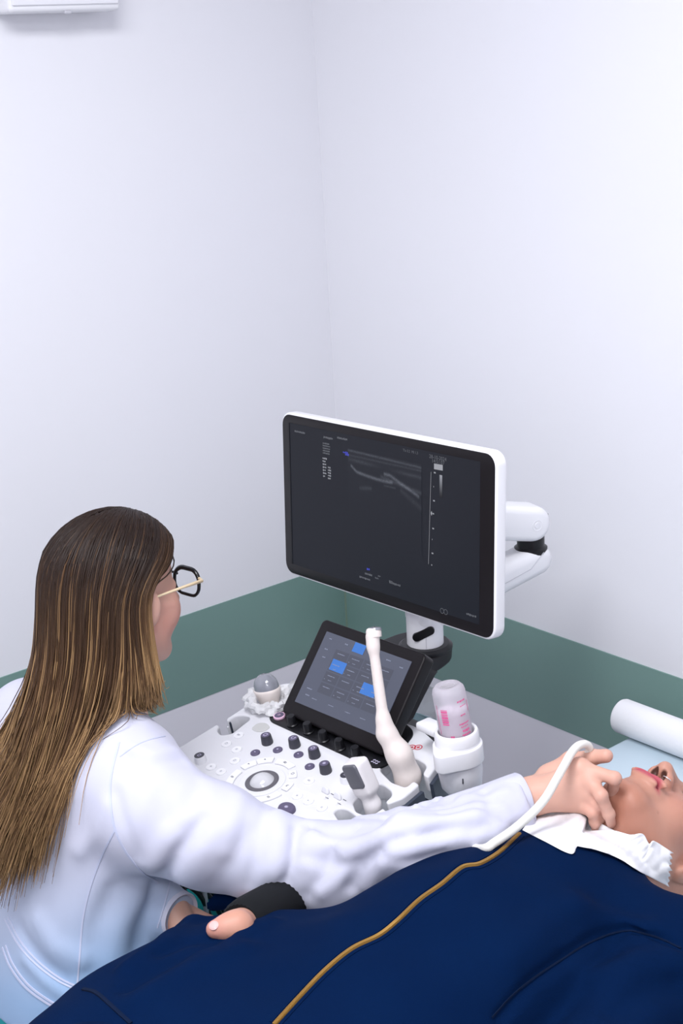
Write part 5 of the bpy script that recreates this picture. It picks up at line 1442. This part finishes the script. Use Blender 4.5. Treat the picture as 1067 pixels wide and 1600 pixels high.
# 3. domed volume probe wrapped in crumpled film, at the far left corner of the deck
vb = at(*uv(417, 1098), .0).translation
vt = PY(414, 1062, vb.y + .004)
vp = thing('ultrasound_probe', 'volume probe with a shiny grey dome wrapped in crumpled film on the deck', 'probe', tuple(vb))
va = (vt - vb).normalized(); va = (va + Vector((-.10, .10, 0))).normalized(); MV = frame(PY(418, 1081, vb.y + .0), (0, -1, 0), va)
bm = bmesh.new(); add_lathe(bm, [(.0, -.045), (.012, -.045), (.0165, -.02), (.0225, -.006), (.0245, .002), (.0245, .006), (.0225, .0075)], 36, MV, cap=False)
for v in bm.verts: l = MV.inverted() @ v.co; v.co = MV @ Vector((l.x * 1.06, l.y * .92, l.z))
obj('probe_body', bm, M['beige'], vp, angle=60)
bm = bmesh.new(); add_lathe(bm, [(.0228, .003)] + [(.0228 * math.cos(R_(t)), .008 + .0255 * math.sin(R_(t))) for t in range(0, 91, 9)], 40, MV, cap=False)
for v in bm.verts: l = MV.inverted() @ v.co; v.co = MV @ Vector((l.x * 1.06, l.y * .92, l.z))
obj('dome', bm, M['lens'], vp, angle=180)
M['film'] = mat('clear_film', (.90, .90, .92), .22, spec=.6, trans=.15, alpha=.74, bump=(160, .5, .004))
bm = bmesh.new(); r_ = random.Random(5); nA, nB = 72, 14; rows = []
cW = PY(423, 1094, vb.y - .004)
for i in range(nA):
    a = 2 * math.pi * i / nA; row = []
    R0 = .0315 + .007 * math.cos(a + .9) + .003 * math.sin(3 * a)
    for j in range(nB):
        b = 2 * math.pi * j / nB; rr = .0105 + .0035 * math.sin(5 * a + 2 * b) + .0028 * math.sin(11 * a - 3 * b + 1) + .0018 * r_.uniform(-1, 1)
        x, y = (R0 + rr * math.cos(b)) * math.cos(a), (R0 + rr * math.cos(b)) * math.sin(a)
        z = rr * math.sin(b) * .75 + .011 * (0.5 - .5 * math.cos(a - .5)) - .002
        row.append(bm.verts.new(cW + Vector((y * 1.0, -x * 1.05, 0)) + Vector((0, 0, 1)) * (z + .004 + .17 * y)))
    rows.append(row)
for i in range(nA):
    for j in range(nB):
        bm.faces.new((rows[i][j], rows[(i + 1) % nA][j], rows[(i + 1) % nA][(j + 1) % nB], rows[i][(j + 1) % nB]))
for k in range(7):                                             # standing tufts of film toward the display
    c = cW + Vector((.02 + .006 * k * .4, -.030 - .002 * k, .012)); t = Vector((r_.uniform(-.01, .015), r_.uniform(-.012, .008), .018 + .012 * r_.random()))
    a_ = bm.verts.new(c + Vector((-.008, .004, 0))); b_ = bm.verts.new(c + Vector((.008, -.004, 0))); m1 = bm.verts.new(c + t * .6 + Vector((-.007, .005, .002))); m2 = bm.verts.new(c + t * .7 + Vector((.009, -.002, 0))); e_ = bm.verts.new(c + t)
    bm.faces.new((a_, b_, m2, m1)); bm.faces.new((m1, m2, e_))
bmesh.ops.recalc_face_normals(bm, faces=bm.faces); fo_ = obj('plastic_film', bm, M['film'], vp, angle=40)

# 4. the probe in use: held by the fingers, its cream cable looping back over the wrist
hb = P(927, 1222, 1.963)
pu = thing('ultrasound_probe', 'probe held in the right hand with a cream cable looping over the wrist', 'probe', tuple(P(940, 1290, 1.968)))
t0, t1 = P(915, 1214, 1.990), P(941, 1286, 1.990)
def usep(p):
    d = chain(p, [tuple(t0), tuple(t0.lerp(t1, .5)), tuple(t1)], [.0095, .0115, .0125], .01)
    return d
skin_obj('probe_body', usep, tuple(np.minimum(t0[:], t1[:]) - .03), tuple(np.maximum(t0[:], t1[:]) + .03), .0022, M['grey_l'], pu, None, 1)
cpx = [(912, 1196, 1.988), (918, 1178, 1.984), (921, 1168, 1.978), (914, 1162.5, 1.970), (903, 1165.5, 1.960), (893, 1176, 1.950), (882, 1195, 1.933), (868, 1220, 1.913), (852, 1247, 1.890), (830, 1272, 1.870), (800, 1298, 1.846), (772, 1317, 1.828), (760, 1325, 1.832), (745, 1326, 1.865), (722, 1320, 1.92), (700, 1312, 1.96), (660, 1312, 1.978)]
bm = bmesh.new(); 
def above(x, y, d):        # lie on the jacket, not in it
    r = ray(x, y); c, _, dist = hit(jt, x, y)
    if c is not None and 1260 < y and x > 754: d = min(d, dist / r.length - .0075)
    return P(x, y, d)
pts = bez([above(*q) for q in cpx], 90); n = len(pts)
rad_ = [.0058 if i > 26 else .0050 for i in range(n)]
add_tube(bm, pts, [.0050 + .0010 * min(1, i / 30) for i in range(n)], 14); obj('probe_cable', bm, M['cable'], pu, angle=180)
M['relief'] = mat('strain_relief', (.62, .48, .30), .5)
bm = bmesh.new(); add_tube(bm, [P(913, 1200, 1.988), P(918, 1181, 1.984), P(921.5, 1169.5, 2.0)], [.0068, .0062, .0054], 14); obj('strain_relief', bm, M['relief'], pu, angle=80)

# 5. gel bottle upside down in the warmer
gb = MG @ Vector((0, 0, -.045))
bt = thing('gel_bottle', 'translucent gel bottle with pink print standing upside down in the white warmer', 'bottle', tuple(gb))
M['pe'] = mat('translucent_bottle', (.86, .82, .88), .28, spec=.5, trans=.6, alpha=.9, ior=1.12)
M['gel'] = mat('clear_gel', (.84, .74, .82), .35, trans=.25, ior=1.2)
MB_ = frame(MG @ Vector((0, 0, 0)), (0, -1, 0), (axw + Vector((-.055, .045, 0))).normalized()); H = .083; rb = .0252
bm = bmesh.new(); add_lathe(bm, [(.0, -.045), (.010, -.045), (.012, -.035), (.022, -.024), (rb, -.014), (rb, H - .012), (rb - .0015, H - .006), (rb - .006, H - .001), (rb - .010, H), (rb - .014, H - .0035), (0, H - .005)], 48, MB_, cap=False)
body_ = obj('bottle_body', bm, M['pe'], bt, angle=60)
bm = bmesh.new(); add_lathe(bm, [(.0, -.03), (.02, -.022), (rb - .0016, -.013), (rb - .0016, .040), (0, .041)], 40, MB_, cap=False); obj('gel', bm, M['gel'], bt, angle=60)
def curved(bm, u0, u1, z0, z1, n=6):
    """patch printed on the bottle: angles u (deg), heights z"""
    g_ = [[bm.verts.new(MB_ @ Vector(((rb + .0004) * math.cos(R_(u0 + (u1 - u0) * i / n)), (rb + .0004) * math.sin(R_(u0 + (u1 - u0) * i / n)), z))) for z in (z0, z1)] for i in range(n + 1)]
    for a_, b_ in zip(g_[:-1], g_[1:]): bm.faces.new((a_[0], b_[0], b_[1], a_[1]))
cen_u = math.degrees(math.atan2((MB_.inverted() @ CAM).y, (MB_.inverted() @ CAM).x))
bm = bmesh.new(); z = .052
for k in range(11):
    w = [.0012, .0022, .0008, .0016, .0010, .0024, .0009, .0014, .0020, .0008, .0016][k]; curved(bm, cen_u - 42, cen_u - 18, z - w, z); z -= w + .0009
obj('barcode_print', bm, M['pink'], bt, sm=False)
bm = bmesh.new(); r_ = random.Random(9)
def pr(u, z, w, h):
    x = u
    while x < u + w: l = r_.uniform(2, 4.5); curved(bm, x, x + l, z + r_.uniform(0, h * .3), z + h, 2); x += l + 1.2
pr(cen_u + 22, .060, 34, .0030); pr(cen_u + 30, .0645 - .012, 22, .0018); pr(cen_u + 26, .038, 20, .0022); pr(cen_u + 16, .024, 40, .0026); pr(cen_u + 20, .0195, 30, .0016); pr(cen_u + 24, .011, 30, .0045); pr(cen_u + 20, .0055, 34, .0030); pr(cen_u - 20, .004, 12, .005)
curved(bm, cen_u - 60, cen_u - 58, .01, .058); curved(bm, cen_u + 66, cen_u + 69, .040, .058, 2)
obj('label_print', bm, M['pink'], bt, sm=False)

# 6. clear plastic pouch hanging behind the bracket
pc = thing('plastic_pouch', 'clear plastic pouch with a pale teal lower part hanging behind the display bracket', 'pouch', tuple(PX(668, 1110, -.40)))
M['pouch'] = mat('clear_pouch', (.86, .90, .92), .12, spec=.6, alpha=.45, bump=(25, .5, .01))
M['pouch_t'] = mat('pouch_teal', (.36, .60, .66), .3, alpha=.75, bump=(30, .5, .01))
def sheet(bm, pix, x, th=.003):
    vs = [PX(a, b, x + .012 * math.sin(a * .13)) for a, b in pix]; f0 = [bm.verts.new(v) for v in vs]; f1 = [bm.verts.new(v + Vector((th, 0, 0))) for v in vs]
    bm.faces.new(f0); bm.faces.new(f1[::-1]); k = len(vs)
    for i in range(k): bm.faces.new((f0[i], f1[i], f1[(i + 1) % k], f0[(i + 1) % k]))
    bmesh.ops.recalc_face_normals(bm, faces=bm.faces)
bm = bmesh.new(); sheet(bm, [(662, 1070), (676, 1074), (690, 1079), (705, 1085), (705, 1108), (704, 1128), (690, 1128), (672, 1120), (655, 1115), (640, 1108), (650, 1088)], -.40); obj('pouch', bm, M['pouch'], pc, angle=30)
bm = bmesh.new(); sheet(bm, [(642, 1112), (655, 1116), (668, 1121), (684, 1126), (704, 1126), (700, 1150), (682, 1152), (660, 1144), (640, 1134)], -.405); obj('pouch_base', bm, M['pouch_t'], pc, angle=30)
bm = bmesh.new(); add_tube(bm, [PX(644, 1106, -.41), PX(652, 1100, -.41)], .0016, 6); obj('pouch_clip', bm, M['black'], pc)

# ------------------------------------------------------------------ stool under the sonographer
st = thing('stool', 'black round swivel stool under the seated woman', 'stool', (-1.17, -.705, 0))
bm = bmesh.new(); add_lathe(bm, [(0, .405), (.17, .405), (.185, .42), (.19, .455), (.175, .478), (0, .482)], 48, Matrix.Translation((-1.17, -.705, 0)), cap=False); obj('seat', bm, M['black_m'], st)
bm = bmesh.new(); add_lathe(bm, [(.025, .09), (.025, .25), (.035, .25), (.035, .41)], 24, Matrix.Translation((-1.17, -.705, 0))); obj('gas_column', bm, M['metal'], st)
for k in range(5):
    a = 2 * math.pi * k / 5 + .3; d = Vector((math.cos(a), math.sin(a), 0)); c = Vector((-1.17, -.705, 0))
    bm = bmesh.new(); add_tube(bm, [c + Vector((0, 0, .10)), c + d * .24 + Vector((0, 0, .075))], [.024, .015], 10)
    lg = obj('leg', bm, M['black'], st, angle=60)
    bm = bmesh.new(); add_lathe(bm, [(0, -.012), (.02, -.012), (.025, -.006), (.025, .006), (.02, .012), (0, .012)], 20, frame(c + d * .24 + Vector((0, 0, .0255)), (0, 0, 1), Vector((-d.y, d.x, 0))), cap=False)
    add_box(bm, (.012, .03, .05), Matrix.Translation(c + d * .24 + Vector((0, 0, .052))), .003, 1); obj('caster', bm, M['black'], lg)
